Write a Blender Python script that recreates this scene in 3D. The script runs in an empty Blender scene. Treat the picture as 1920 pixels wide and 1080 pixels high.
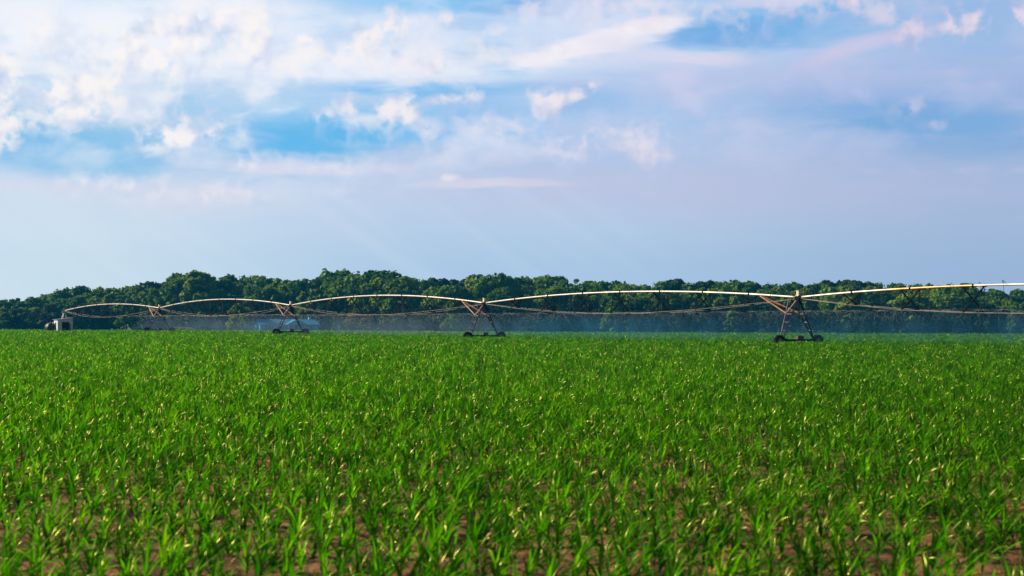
import bpy, bmesh, math, random
import numpy as np
from mathutils import Vector, Matrix, Euler

# ------------------------------------------------------------------ camera, world, sun
sc = bpy.context.scene
C = sc.collection
F = 3000.0                       # focal length in photo pixels (1920 wide)
HOR = 603.0                      # photo row of the horizon
CAMZ = 2.2
PITCH = math.atan((HOR - 540.0) / F)
SUN_AZ, SUN_EL = math.radians(-75.0), math.radians(25.0)   # azimuth from the view axis (+Y), to the left

cam_d = bpy.data.cameras.new('camera')
cam = bpy.data.objects.new('camera', cam_d)
C.objects.link(cam)
cam.location = (0, 0, CAMZ)
cam.rotation_euler = (math.pi / 2 + PITCH, 0, 0)
cam_d.lens = 36.0 * F / 1920.0
cam_d.sensor_width = 36.0
cam_d.clip_start = 0.1
cam_d.clip_end = 9000.0
cam_d.dof.use_dof = True
cam_d.dof.focus_distance = 110.0
cam_d.dof.aperture_fstop = 2.4
sc.camera = cam

sc.view_settings.view_transform = 'Standard'
sc.view_settings.look = 'None'
sc.view_settings.exposure = 0.65
sc.view_settings.gamma = 1.0
sc.render.engine = 'CYCLES'
sc.cycles.use_denoising = True
sc.cycles.max_bounces = 8
sc.cycles.transparent_max_bounces = 48
sc.cycles.volume_bounces = 1
sc.cycles.volume_step_rate = 1.0
sc.cycles.volume_max_steps = 256

def lin(c):
    o = []
    for v in c:
        v = v / 255.0
        o.append(v / 12.92 if v <= 0.04045 else ((v + 0.055) / 1.055) ** 2.4)
    return tuple(o)

def px_dir(px, py):
    """photo pixel -> (azimuth, elevation) in radians"""
    x, y, z = (px - 960.0) / F, 1.0, -(py - 540.0) / F
    y2 = y * math.cos(PITCH) - z * math.sin(PITCH)
    z2 = y * math.sin(PITCH) + z * math.cos(PITCH)
    n = math.sqrt(x * x + y2 * y2 + z2 * z2)
    return math.atan2(x, y2), math.asin(z2 / n)

class NT:
    """tiny node builder"""
    def __init__(self, tree):
        self.t = tree
        tree.nodes.clear()
    def n(self, typ, **kw):
        nd = self.t.nodes.new(typ)
        for k, v in kw.items():
            setattr(nd, k, v)
        return nd
    def link(self, a, b):
        self.t.links.new(a, b)
    def put(self, sock, v):
        if hasattr(v, 'is_output'):
            self.link(v, sock)
        else:
            sock.default_value = v
    def math(self, op, a, b=None, c=None, clamp=False):
        nd = self.n('ShaderNodeMath', operation=op, use_clamp=clamp)
        self.put(nd.inputs[0], a)
        if b is not None: self.put(nd.inputs[1], b)
        if c is not None: self.put(nd.inputs[2], c)
        return nd.outputs[0]
    def vmath(self, op, a, b=None, s=None):
        nd = self.n('ShaderNodeVectorMath', operation=op)
        self.put(nd.inputs[0], a)
        if b is not None: self.put(nd.inputs[1], b)
        if s is not None: self.put(nd.inputs['Scale'], s)
        return nd.outputs['Value'] if op in ('LENGTH', 'DOT_PRODUCT', 'DISTANCE') else nd.outputs['Vector']
    def smooth(self, v, a, b, lo=0.0, hi=1.0):
        nd = self.n('ShaderNodeMapRange', interpolation_type='SMOOTHSTEP')
        self.put(nd.inputs['Value'], v)
        nd.inputs['From Min'].default_value = a; nd.inputs['From Max'].default_value = b
        nd.inputs['To Min'].default_value = lo; nd.inputs['To Max'].default_value = hi
        return nd.outputs['Result']
    def mix(self, f, a, b, mode='MIX'):
        nd = self.n('ShaderNodeMix', data_type='RGBA', blend_type=mode)
        self.put(nd.inputs['Factor'], f)
        self.put(nd.inputs[6], a if hasattr(a, 'is_output') else (*a[:3], 1))
        self.put(nd.inputs[7], b if hasattr(b, 'is_output') else (*b[:3], 1))
        return nd.outputs[2]
    def noise(self, vec, scale, detail=4, rough=0.5, dist=0.0, out='Fac'):
        nd = self.n('ShaderNodeTexNoise')
        if vec is not None: self.link(vec, nd.inputs['Vector'])
        nd.inputs['Scale'].default_value = scale
        nd.inputs['Detail'].default_value = detail
        nd.inputs['Roughness'].default_value = rough
        nd.inputs['Distortion'].default_value = dist
        return nd.outputs[out]
    def ramp(self, v, stops, interp='EASE'):
        nd = self.n('ShaderNodeValToRGB')
        cr = nd.color_ramp
        cr.interpolation = interp
        while len(cr.elements) < len(stops): cr.elements.new(0.5)
        for e, (p, c) in zip(cr.elements, sorted(stops)):
            e.position = p; e.color = (*c[:3], 1)
        self.put(nd.inputs['Fac'], v)
        return nd.outputs['Color']

def build_sky():
    w = bpy.data.worlds.new('World')
    sc.world = w
    w.use_nodes = True
    T = NT(w.node_tree)
    sky = T.n('ShaderNodeTexSky', sky_type='NISHITA')
    sky.sun_disc = False
    sky.sun_elevation = SUN_EL
    sky.sun_rotation = SUN_AZ
    sky.air_density = 1.2; sky.dust_density = 1.5; sky.ozone_density = 2.0
    tc = T.n('ShaderNodeTexCoord')
    sep = T.n('ShaderNodeSeparateXYZ'); T.link(tc.outputs['Generated'], sep.inputs[0])
    X, Y, Z = sep.outputs
    az = T.math('ARCTAN2', X, Y)
    el = T.math('ARCSINE', Z)
    U = T.math('MULTIPLY', az, F); V = T.math('MULTIPLY', el, F)
    comb = T.n('ShaderNodeCombineXYZ'); T.link(U, comb.inputs[0]); T.link(V, comb.inputs[1])
    P = comb.outputs[0]                                   # angular position, 1 unit = 1/3000 rad
    def uv(px, py):
        a, e = px_dir(px, py)
        return a * F, e * F
    # noise fields over the sky directions
    P100 = T.vmath('SCALE', P, s=0.01)
    warpc = T.noise(P100, 2.2, 3, 0.5, out='Color')
    warp = T.vmath('SCALE', T.vmath('SUBTRACT', warpc, (0.5, 0.5, 0.5)), s=7.0)
    Pw = T.vmath('ADD', P, warp)
    Ps = T.vmath('MULTIPLY', P100, (0.35, 1.6, 1.0))
    warps = T.vmath('MULTIPLY', T.vmath('SUBTRACT', T.noise(Ps, 1.0, 4, 0.5, out='Color'), (0.5, 0.5, 0.5)), (150.0, 34.0, 0.0))
    Pst = T.vmath('ADD', P, warps)
    puff = T.math('SUBTRACT', T.noise(P100, 3.4, 7, 0.62), 0.5)
    streak = T.math('SUBTRACT', T.noise(Ps, 2.2, 6, 0.55), 0.5)
    # base colour of the hazy, thinly veiled sky: three vertical ramps blended sideways
    rows = [700, 603, 500, 430, 360, 300, 200, 100, 0, -500, -2200]
    def vramp(cols):
        lo, hi = uv(960, 760)[1], 3000.0
        st = []
        for r, c in zip(rows, cols):
            v = (HOR - r)                                  # angular height, pixels
            st.append(((v - lo) / (hi - lo), lin(c)))
        nd = T.smoothless = None
        f = T.math('DIVIDE', T.math('SUBTRACT', V, lo), hi - lo, clamp=True)
        return T.ramp(f, st, 'LINEAR')
    left = vramp([(200, 222, 228), (210, 229, 238), (209, 228, 241), (210, 227, 242), (208, 223, 241), (176, 210, 238), (196, 220, 242), (226, 237, 250), (216, 234, 250), (170, 205, 240), (110, 160, 220)])
    mid = vramp([(178, 200, 222), (174, 201, 230), (176, 203, 231), (184, 206, 232), (194, 208, 234), (188, 206, 236), (178, 207, 240), (204, 222, 246), (182, 210, 243), (140, 185, 235), (100, 150, 215)])
    right = vramp([(146, 170, 202), (158, 182, 215), (160, 184, 217), (166, 186, 218), (168, 186, 221), (160, 182, 220), (158, 182, 223), (168, 190, 228), (148, 184, 228), (120, 170, 225), (90, 140, 205)])
    fl = T.smooth(U, uv(0, 300)[0], uv(960, 300)[0])
    fr = T.smooth(U, uv(960, 300)[0], uv(1920, 300)[0])
    col = T.mix(fr, T.mix(fl, left, mid), right)
    # faint broad mottling of the veil
    up = T.smooth(V, 150, 330)
    col = T.mix(T.math('MULTIPLY', T.smooth(streak, 0.02, 0.22, 0, 0.25), up), col, lin((212, 212, 236)))
    col = T.mix(T.math('MULTIPLY', T.smooth(streak, -0.02, -0.22, 0, 0.25), up), col, lin((128, 182, 230)))
    # (kind, px, py, rx, ry, rot_deg, strength, softness, colour)
    B = [
        ('S', 960, -8, 110, 34, 0, 1.0, .6, (64, 158, 226)), ('S', 790, 2, 170, 20, 0, .7, .7, (140, 200, 244)),
        ('S', 45, 104, 95, 12, 2, .75, .6, (126, 188, 234)), ('S', 790, 166, 210, 17, 0, .85, .7, (112, 186, 238)),
        ('S', 610, 250, 190, 42, 3, .95, .7, (98, 184, 236)), ('S', 130, 280, 170, 52, -3, .9, .8, (128, 192, 234)),
        ('S', 560, 205, 110, 32, 0, .5, .8, (160, 208, 242)), ('S', 860, 222, 150, 46, 0, .6, .8, (146, 198, 240)),
        ('S', 1440, 50, 185, 34, 3, .9, .7, (118, 178, 230)), ('S', 1360, 68, 110, 20, 0, .6, .7, (104, 168, 226)),
        ('S', 1570, 188, 180, 34, 0, .8, .8, (138, 178, 226)), ('S', 1740, 222, 160, 40, -2, .9, .8, (122, 172, 221)),
        ('S', 1110, 192, 80, 28, 0, .7, .8, (134, 186, 235)), ('S', 1860, 272, 130, 22, 0, .6, .8, (128, 172, 218)),
        ('S', 360, 196, 70, 20, 0, .55, .8, (156, 204, 240)), ('S', 300, 218, 90, 26, 0, .5, .9, (160, 196, 232)), ('S', 905, 205, 80, 40, 0, .5, .9, (150, 190, 234)), ('S', 500, 170, 120, 20, 0, .4, .9, (176, 208, 240)), ('S', 1000, 300, 260, 26, 0, .4, 1., (170, 190, 226)), ('S', 1830, 60, 120, 40, 0, .4, .9, (140, 184, 228)),
        # wide white decks
        ('S', 150, 72, 360, 62, 3, .82, .8, (244, 246, 253)), ('P', 320, 70, 130, 38, 12, .9, .7, (253, 249, 247)),
        ('S', 560, 118, 420, 34, 0, .85, .8, (238, 242, 252)), ('P', 240, 118, 150, 30, 0, .7, .8, (249, 247, 250)),
        ('S', 640, 70, 200, 40, 0, .5, .9, (226, 236, 251)), ('S', 1090, 30, 150, 50, 0, .6, .9, (222, 228, 247)),
        # puffs
        ('P', 145, 182, 74, 42, 12, .95, .6, (249, 241, 240)), ('P', 110, 216, 34, 12, 8, .8, .5, (248, 240, 240)), ('P', 8, 180, 26, 64, 0, .95, .6, (252, 246, 244)),
        ('P', 375, 222, 26, 28, 0, .85, .6, (240, 238, 246)), ('P', 350, 250, 62, 15, 8, .9, .6, (238, 235, 243)), ('P', 270, 258, 34, 26, 0, .7, .7, (232, 233, 244)),
        ('P', 480, 70, 24, 42, -12, .9, .55, (248, 244, 248)), ('P', 570, 76, 14, 9, 0, .9, .5, (252, 247, 248)),
        ('P', 686, 72, 24, 34, 0, .95, .5, (247, 243, 248)), ('P', 660, 86, 36, 16, 0, .7, .6, (242, 240, 248)), ('P', 742, 46, 20, 24, 0, .85, .5, (246, 242, 248)),
        ('P', 838, 42, 14, 16, 0, .6, .5, (246, 243, 249)), ('P', 932, 56, 22, 16, 0, .45, .6, (243, 241, 249)), ('P', 820, 124, 15, 11, 0, .9, .5, (250, 246, 248)),
        ('P', 730, 98, 30, 7, -12, .8, .5, (246, 243, 249)), ('P', 650, 194, 20, 17, 0, .9, .55, (246, 240, 244)), ('P', 598, 212, 30, 13, 10, .6, .7, (222, 230, 246)),
        ('P', 752, 206, 33, 21, 0, 1.0, .5, (248, 242, 244)), ('P', 820, 188, 30, 9, 6, .85, .55, (240, 238, 246)), ('P', 795, 240, 34, 28, -25, .6, .8, (222, 226, 244)),
        ('P', 900, 250, 60, 36, 0, .5, .9, (208, 217, 242)), ('P', 892, 178, 16, 12, 0, .6, .7, (222, 228, 245)),
        ('P', 1026, 197, 21, 19, 0, 1.0, .45, (252, 247, 247)), ('P', 1072, 178, 38, 11, 24, .85, .5, (242, 239, 246)), ('P', 1000, 178, 12, 14, 0, .5, .7, (226, 230, 246)),
        ('S', 1120, 86, 150, 22, 13, .95, .6, (247, 242, 246)), ('S', 1215, 54, 60, 14, 3, .8, .6, (246, 241, 246)),
        ('S', 1300, 112, 62, 15, 0, .75, .7, (226, 218, 236)), ('S', 1230, 104, 50, 13, 0, .5, .7, (224, 222, 240)),
        ('S', 1600, 92, 120, 14, 14, .7, .8, (212, 202, 230)), ('P', 1706, 50, 18, 28, 0, .85, .55, (226, 214, 232)), ('P', 1808, 36, 34, 24, 15, .85, .6, (222, 212, 232)), ('P', 1765, 52, 26, 14, 20, .6, .7, (208, 204, 230)),
        ('P', 1914, 14, 18, 22, 0, .85, .5, (234, 220, 232)), ('P', 1580, 4, 26, 12, 0, .85, .6, (238, 226, 236)), ('S', 1450, 2, 80, 10, 0, .7, .8, (214, 214, 238)),
        ('P', 1060, 262, 50, 34, 0, .5, .9, (218, 216, 238)), ('P', 1182, 254, 13, 11, 0, .5, .8, (226, 214, 234)), ('P', 1200, 282, 60, 24, -12, .5, .9, (208, 204, 232)), ('P', 1095, 268, 16, 20, 0, .4, .8, (222, 218, 238)),
        ('P', 180, 95, 300, 52, 0, .54, 1, 0), ('P', 560, 105, 330, 34, 0, .55, 1, 0), ('P', 900, 90, 200, 34, 0, .46, 1, 0), ('P', 200, 190, 170, 60, 0, .36, 1, 0), ('P', 1130, 20, 130, 34, 0, .55, 1, 0),
        ('P', 820, 240, 170, 44, 0, .46, 1, 0), ('P', 1130, 260, 150, 40, 0, .42, 1, 0), ('P', 1560, 20, 330, 26, 0, .48, 1, 0), ('P', 330, 355, 200, 24, 0, .44, 1, 0), ('P', 560, 305, 180, 18, 0, .42, 1, 0),
        # lower veils
        ('S', 520, 312, 105, 15, 0, .8, .8, (224, 222, 239)), ('S', 670, 314, 70, 10, 0, .6, .8, (212, 218, 238)), ('S', 350, 368, 170, 26, 0, .6, .9, (224, 222, 236)),
        ('S', 110, 344, 170, 16, -2, .7, .9, (216, 220, 238)), ('P', 840, 334, 22, 6, 0, .45, .6, (234, 226, 234)), ('S', 930, 348, 130, 9, 0, .75, .7, (232, 224, 234)),
        ('S', 1300, 352, 420, 50, 0, .5, 1., (188, 190, 220)), ('S', 1470, 150, 360, 34, 0, .45, 1., (188, 192, 228)), ('S', 1200, 200, 200, 60, 0, .3, 1., (180, 192, 228)),
        ('P', 1712, 208, 34, 22, 25, .4, .8, (168, 188, 224)), ('P', 1740, 236, 26, 11, 0, .5, .8, (98, 158, 214)), ('P', 416, 30, 12, 7, 0, .6, .6, (176, 206, 240)),
        ('P', 425, 22, 16, 5, 0, .8, .5, (252, 248, 248)), ('S', 420, 85, 60, 18, 0, .3, .9, (214, 232, 250)),
    ]
    cum = None; prev = None
    for kind, px, py, rx, ry, rot, stren, soft, c in B:
        cx, cy = uv(px, py)
        mp = T.n('ShaderNodeMapping', vector_type='TEXTURE')
        T.link(Pw if kind == 'P' else Pst, mp.inputs['Vector'])
        if prev is None: mp.inputs['Location'].default_value = (cx, cy, 0)
        else:                                              # one blob after the other: keeps the shader's stack small
            cb = T.n('ShaderNodeCombineXYZ'); T.link(T.math('MULTIPLY_ADD', prev, 1e-5, cx), cb.inputs[0]); cb.inputs[1].default_value = cy
            T.link(cb.outputs[0], mp.inputs['Location'])
        mp.inputs['Rotation'].default_value = (0, 0, math.radians(rot))
        k = 1.5 if kind == 'P' else 1.0
        mp.inputs['Scale'].default_value = (rx * k, ry * k, 1)
        d = T.vmath('LENGTH', mp.outputs[0])
        if kind == 'P':
            m = T.smooth(d, 1.75, 0.15, 0.0, stren)
            prev = m
            cum = m if cum is None else T.math('MAXIMUM', cum, m)
        else:
            d = T.math('MULTIPLY_ADD', streak, -1.6, d)
            m = T.smooth(d, 1.0 + 0.75 * soft, 1.0 - 0.85 * soft, 0.0, stren)
            prev = m
            col = T.mix(m, col, lin(c))
    # broken veil over the upper sky
    vl = T.noise(T.vmath('ADD', T.vmath('MULTIPLY', P100, (0.55, 1.0, 1.0)), (3.1, 7.7, 0.0)), 1.15, 8, 0.5, 0.35)
    vmask = T.math('MULTIPLY', T.smooth(V, 200, 380), T.smooth(U, uv(1900, 0)[0], uv(700, 0)[0], 0.30, 0.75))
    col = T.mix(T.math('MULTIPLY', T.smooth(vl, 0.48, 0.70), vmask), col, T.mix(T.smooth(U, uv(500, 0)[0], uv(1500, 0)[0]), lin((244, 244, 250)), lin((208, 208, 236))))
    col = T.mix(T.math('MULTIPLY', T.smooth(vl, 0.44, 0.26), T.math('MULTIPLY', vmask, 0.55)), col, lin((150, 200, 238)))
    # heaped clouds: where the masks lie, broken by noise, bright towards the sun and grey-blue away from it
    off = T.vmath('ADD', P100, (-0.14, 0.20, 0.0))
    off2 = T.vmath('ADD', P100, (-0.40, 0.55, 0.0))
    def bil(vec, det): return T.noise(vec, 1.35, det, 0.47)
    n0 = bil(P100, 7); n1 = bil(off, 6); n2 = bil(off2, 3)
    dens = T.math('ADD', T.math('MULTIPLY', cum, 1.42), T.math('MULTIPLY', T.math('SUBTRACT', n0, 0.5), 1.15))
    alpha = T.smooth(dens, 0.22, 1.25, 0.0, 0.92)
    lit = T.math('ADD', T.math('MULTIPLY', T.math('SUBTRACT', n0, n1), 2.0), T.math('MULTIPLY', T.math('SUBTRACT', n0, n2), 1.3))
    lit = T.math('ADD', lit, 0.62, clamp=True)
    warm = T.smooth(U, uv(300, 0)[0], uv(1700, 0)[0])
    bright = T.mix(warm, lin((253, 247, 245)), lin((232, 218, 232)))
    shade = T.mix(warm, lin((200, 214, 240)), lin((168, 182, 222)))
    ccol = T.mix(T.smooth(lit, 0.1, 0.95), shade, bright)
    col = T.mix(alpha, col, ccol)
    # pale shafts of light slanting down from the clouds at the left
    mp = T.n('ShaderNodeMapping', vector_type='TEXTURE'); T.link(P100, mp.inputs['Vector'])
    mp.inputs['Rotation'].default_value = (0, 0, math.radians(-34)); mp.inputs['Scale'].default_value = (9, .55, 1)
    ray = T.noise(mp.outputs[0], 1.0, 2, 0.5)
    band = T.math('MULTIPLY', T.smooth(V, 330, 220), T.smooth(U, 500, -300))
    col = T.mix(T.math('MULTIPLY', T.smooth(ray, 0.42, 0.68), T.math('MULTIPLY', band, 0.18)), col, lin((226, 236, 243)))
    # outside the photographed piece of sky: clear blue daylight sky
    mask = T.math('MULTIPLY', T.smooth(T.math('ABSOLUTE', U), 2600, 1200), T.smooth(V, 1500, 750))
    mask = T.math('MULTIPLY', mask, T.smooth(V, -700, -100))
    b1 = T.n('ShaderNodeBackground'); T.link(sky.outputs[0], b1.inputs['Color']); b1.inputs['Strength'].default_value = 0.05
    b2 = T.n('ShaderNodeBackground'); T.link(col, b2.inputs['Color']); b2.inputs['Strength'].default_value = 0.645
    mx = T.n('ShaderNodeMixShader'); T.link(mask, mx.inputs[0]); T.link(b1.outputs[0], mx.inputs[1]); T.link(b2.outputs[0], mx.inputs[2])
    out = T.n('ShaderNodeOutputWorld'); T.link(mx.outputs[0], out.inputs['Surface'])
build_sky()

sun_d = bpy.data.lights.new('sun', 'SUN')
sun = bpy.data.objects.new('sun', sun_d)
C.objects.link(sun)
sun_d.energy = 5.0
sun_d.angle = math.radians(0.5)
sun_d.color = (1.0, 0.86, 0.65)
to_sun = Vector((math.sin(SUN_AZ) * math.cos(SUN_EL), math.cos(SUN_AZ) * math.cos(SUN_EL), math.sin(SUN_EL)))
sun.rotation_euler = to_sun.to_track_quat('Z', 'Y').to_euler()
sun.location = (-60, 60, 60)

# ------------------------------------------------------------------ helpers
def tag(o, label=None, cat=None, group=None, kind=None):
    if label: o['label'] = label
    if cat: o['category'] = cat
    if group: o['group'] = group
    if kind: o['kind'] = kind
    return o

def empty(name, loc, rz=0.0):
    o = bpy.data.objects.new(name, None)
    o.empty_display_size = 0.3
    C.objects.link(o)
    o.location = loc; o.rotation_euler = (0, 0, rz)
    return o

def obj(name, me, parent=None, loc=None, rz=None):
    o = bpy.data.objects.new(name, me)
    C.objects.link(o)
    if parent is not None: o.parent = parent
    if loc is not None: o.location = loc
    if rz is not None: o.rotation_euler = (0, 0, rz)
    return o

class MB:
    """collects boxes, bars, tubes, lathes and builds ONE mesh"""
    def __init__(self):
        self.v = []; self.f = []; self.mi = []
    def add(self, vs, fs, m=0):
        b = len(self.v)
        self.v += [tuple(p) for p in vs]
        self.f += [tuple(i + b for i in f) for f in fs]
        self.mi += [m] * len(fs)
    def box(self, c, s, m=0, rot=None):
        hx, hy, hz_ = s[0] / 2, s[1] / 2, s[2] / 2
        vs = [Vector((x, y, z)) for x in (-hx, hx) for y in (-hy, hy) for z in (-hz_, hz_)]
        if rot is not None: vs = [rot @ v for v in vs]
        vs = [v + Vector(c) for v in vs]
        self.add(vs, [(0, 1, 3, 2), (4, 6, 7, 5), (0, 4, 5, 1), (2, 3, 7, 6), (0, 2, 6, 4), (1, 5, 7, 3)], m)
    def tube(self, pts, r, n=6, m=0, caps=True):
        pts = [Vector(p) for p in pts]
        rs = r if isinstance(r, (list, tuple)) else [r] * len(pts)
        rings = []
        up = Vector((0, 0, 1))
        for i, p in enumerate(pts):
            d = (pts[min(i + 1, len(pts) - 1)] - pts[max(i - 1, 0)])
            d = d.normalized() if d.length > 1e-9 else Vector((0, 0, 1))
            a = d.cross(up)
            if a.length < 1e-3: a = d.cross(Vector((1, 0, 0)))
            a.normalize(); b = d.cross(a)
            rings.append([p + a * math.cos(2 * math.pi * k / n) * rs[i] + b * math.sin(2 * math.pi * k / n) * rs[i] for k in range(n)])
        vs = [v for rg in rings for v in rg]; fs = []
        for i in range(len(pts) - 1):
            for k in range(n):
                k2 = (k + 1) % n
                fs.append((i * n + k, i * n + k2, (i + 1) * n + k2, (i + 1) * n + k))
        if caps:
            fs.append(tuple(range(n))[::-1]); fs.append(tuple((len(pts) - 1) * n + k for k in range(n)))
        self.add(vs, fs, m)
    def bar(self, a, b, w, m=0):
        self.tube([a, b], w, 4, m)
    def lathe(self, prof, c, axis, n=20, m=0):
        """profile (r, h) turned about axis ('x','y','z') at c"""
        vs = []; fs = []
        for r, h in prof:
            for k in range(n):
                t = 2 * math.pi * k / n
                p = (r * math.cos(t), r * math.sin(t), h)
                p = {'z': p, 'x': (p[2], p[0], p[1]), 'y': (p[1], p[2], p[0])}[axis]
                vs.append((p[0] + c[0], p[1] + c[1], p[2] + c[2]))
        for i in range(len(prof) - 1):
            for k in range(n):
                k2 = (k + 1) % n
                fs.append((i * n + k, i * n + k2, (i + 1) * n + k2, (i + 1) * n + k))
        self.add(vs, fs, m)
    def mesh(self, name, mats, smooth=False):
        me = bpy.data.meshes.new(name)
        me.from_pydata(self.v, [], self.f)
        for m in (mats if isinstance(mats, (list, tuple)) else [mats]): me.materials.append(m)
        me.polygons.foreach_set('material_index', self.mi)
        if smooth: me.polygons.foreach_set('use_smooth', [True] * len(me.polygons))
        me.update()
        return me
    def build(self, name, mats, parent=None, loc=None, rz=None, smooth=False):
        return obj(name, self.mesh(name, mats, smooth), parent, loc, rz)

def np_mesh(name, verts, faces, mat, smooth=False, attrs=None):
    """verts (n,3), faces (m,k) numpy arrays"""
    me = bpy.data.meshes.new(name)
    n, m, k = len(verts), len(faces), faces.shape[1]
    me.vertices.add(n); me.vertices.foreach_set('co', np.ascontiguousarray(verts, np.float32).ravel())
    me.loops.add(m * k); me.loops.foreach_set('vertex_index', np.ascontiguousarray(faces, np.int32).ravel())
    me.polygons.add(m); me.polygons.foreach_set('loop_start', np.arange(0, m * k, k, dtype=np.int32))
    if smooth: me.polygons.foreach_set('use_smooth', np.ones(m, bool))
    me.update(calc_edges=True)
    if mat is not None: me.materials.append(mat)
    for nm, (typ, dom, arr) in (attrs or {}).items():
        a = me.attributes.new(nm, typ, dom)
        a.data.foreach_set('vector' if typ == 'FLOAT_VECTOR' else 'value', np.ascontiguousarray(arr).ravel())
    return me

def new_mat(name):
    m = bpy.data.materials.new(name)
    m.use_nodes = True
    return m, NT(m.node_tree)

def pmat(name, col, rough=0.6, metal=0.0, var=0.25, scale=3.0, bump=0.0, spec=0.5, col2=None):
    """principled with a worn, mottled colour"""
    m, T = new_mat(name)
    tc = T.n('ShaderNodeTexCoord')
    nz = T.noise(tc.outputs['Object'], scale, 5, 0.6)
    c2 = col2 if col2 else tuple(v * (1 - var) for v in col)
    c = T.mix(T.smooth(nz, 0.35, 0.7), col, c2)
    p = T.n('ShaderNodeBsdfPrincipled')
    T.link(c, p.inputs['Base Color'])
    p.inputs['Roughness'].default_value = rough; p.inputs['Metallic'].default_value = metal
    p.inputs['Specular IOR Level'].default_value = spec
    if bump:
        b = T.n('ShaderNodeBump'); b.inputs['Strength'].default_value = bump
        T.link(nz, b.inputs['Height']); T.link(b.outputs[0], p.inputs['Normal'])
    o = T.n('ShaderNodeOutputMaterial'); T.link(p.outputs[0], o.inputs['Surface'])
    return m

def leaf_mat(name, stops, trans=0.45, tcol=(1.5, 1.35, 0.4), rough=0.4, spec=0.5, attr=None, gloss=0.0):
    """leaf: diffuse and glossy front, light shining through; colour varies per object"""
    m, T = new_mat(name)
    oi = T.n('ShaderNodeObjectInfo')
    c = T.ramp(oi.outputs['Random'], stops, 'LINEAR')
    if attr:
        a = T.n('ShaderNodeAttribute', attribute_name=attr)
        c = T.mix(T.smooth(a.outputs['Fac'], 0.0, 1.0), c, (0.085, 0.135, 0.001))
    g = T.n('ShaderNodeTexCoord')
    nz = T.noise(g.outputs['Object'], 1.1 if not attr else 14.0, 3, 0.6)
    c = T.mix(T.smooth(nz, 0.35, 0.7, 0, 0.55), c, T.mix(1.0, c, (1.55, 1.35, 0.9), 'MULTIPLY'))
    if gloss:
        df = T.n('ShaderNodeBsdfDiffuse'); T.link(c, df.inputs['Color'])
        gl = T.n('ShaderNodeBsdfGlossy'); gl.inputs['Roughness'].default_value = rough; gl.inputs['Color'].default_value = (0.95, 0.92, 0.26, 1)
        p = T.n('ShaderNodeMixShader'); p.inputs[0].default_value = gloss
        T.link(df.outputs[0], p.inputs[1]); T.link(gl.outputs[0], p.inputs[2])
    else:
        p = T.n('ShaderNodeBsdfPrincipled')
        T.link(c, p.inputs['Base Color']); p.inputs['Roughness'].default_value = rough
        p.inputs['Specular IOR Level'].default_value = spec
    t = T.n('ShaderNodeBsdfTranslucent'); T.link(T.mix(1.0, c, tcol, 'MULTIPLY'), t.inputs['Color'])
    mx = T.n('ShaderNodeMixShader'); mx.inputs[0].default_value = trans
    T.link(p.outputs[0], mx.inputs[1]); T.link(t.outputs[0], mx.inputs[2])
    o = T.n('ShaderNodeOutputMaterial'); T.link(mx.outputs[0], o.inputs['Surface'])
    return m

# ------------------------------------------------------------------ lie of the land
EA, EB = np.array((-113.0, 353.0)), np.array((72.0, 225.0))      # far edge of the field
ED = (EB - EA) / np.linalg.norm(EB - EA)
EN = np.array((-ED[1], ED[0]))                                   # points beyond the field
if EN[1] < 0: EN = -EN
def beyond(x, y):
    return (x - EA[0]) * EN[0] + (y - EA[1]) * EN[1]
def hz(x, y):
    x = np.asarray(x, float); y = np.asarray(y, float)
    g = beyond(x, y)
    s = np.clip((g - 6.0) / 80.0, 0, 1); s = s * s * (3 - 2 * s)
    bump = 0.30 * np.exp(-(((x + 44) / 34) ** 2 + ((y - 241) / 34) ** 2))
    return -1.5 * s + bump
def hzf(x, y): return float(hz(x, y))

# ------------------------------------------------------------------ ground
m_grass = pmat('far_grass', (0.035, 0.075, 0.014), 0.9, 0, 0.4, 0.05)
def make_ground():
    xs = np.concatenate([np.linspace(-4000, -320, 14), np.linspace(-300, 300, 61), np.linspace(320, 4000, 14)])
    ys = np.concatenate([np.linspace(-300, 0, 6), np.linspace(20, 700, 69), np.linspace(760, 6000, 14)])
    gx, gy = np.meshgrid(xs, ys)
    v = np.stack([gx.ravel(), gy.ravel(), hz(gx, gy).ravel()], 1)
    nx, ny = len(xs), len(ys)
    i = np.arange(nx - 1)[None, :] + nx * np.arange(ny - 1)[:, None]
    f = np.stack([i, i + 1, i + 1 + nx, i + nx], -1).reshape(-1, 4)
    o = obj('ground', np_mesh('ground', v, f, m_grass, True))
    o.location.z = -0.07
    tag(o, kind='structure')
make_ground()

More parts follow.
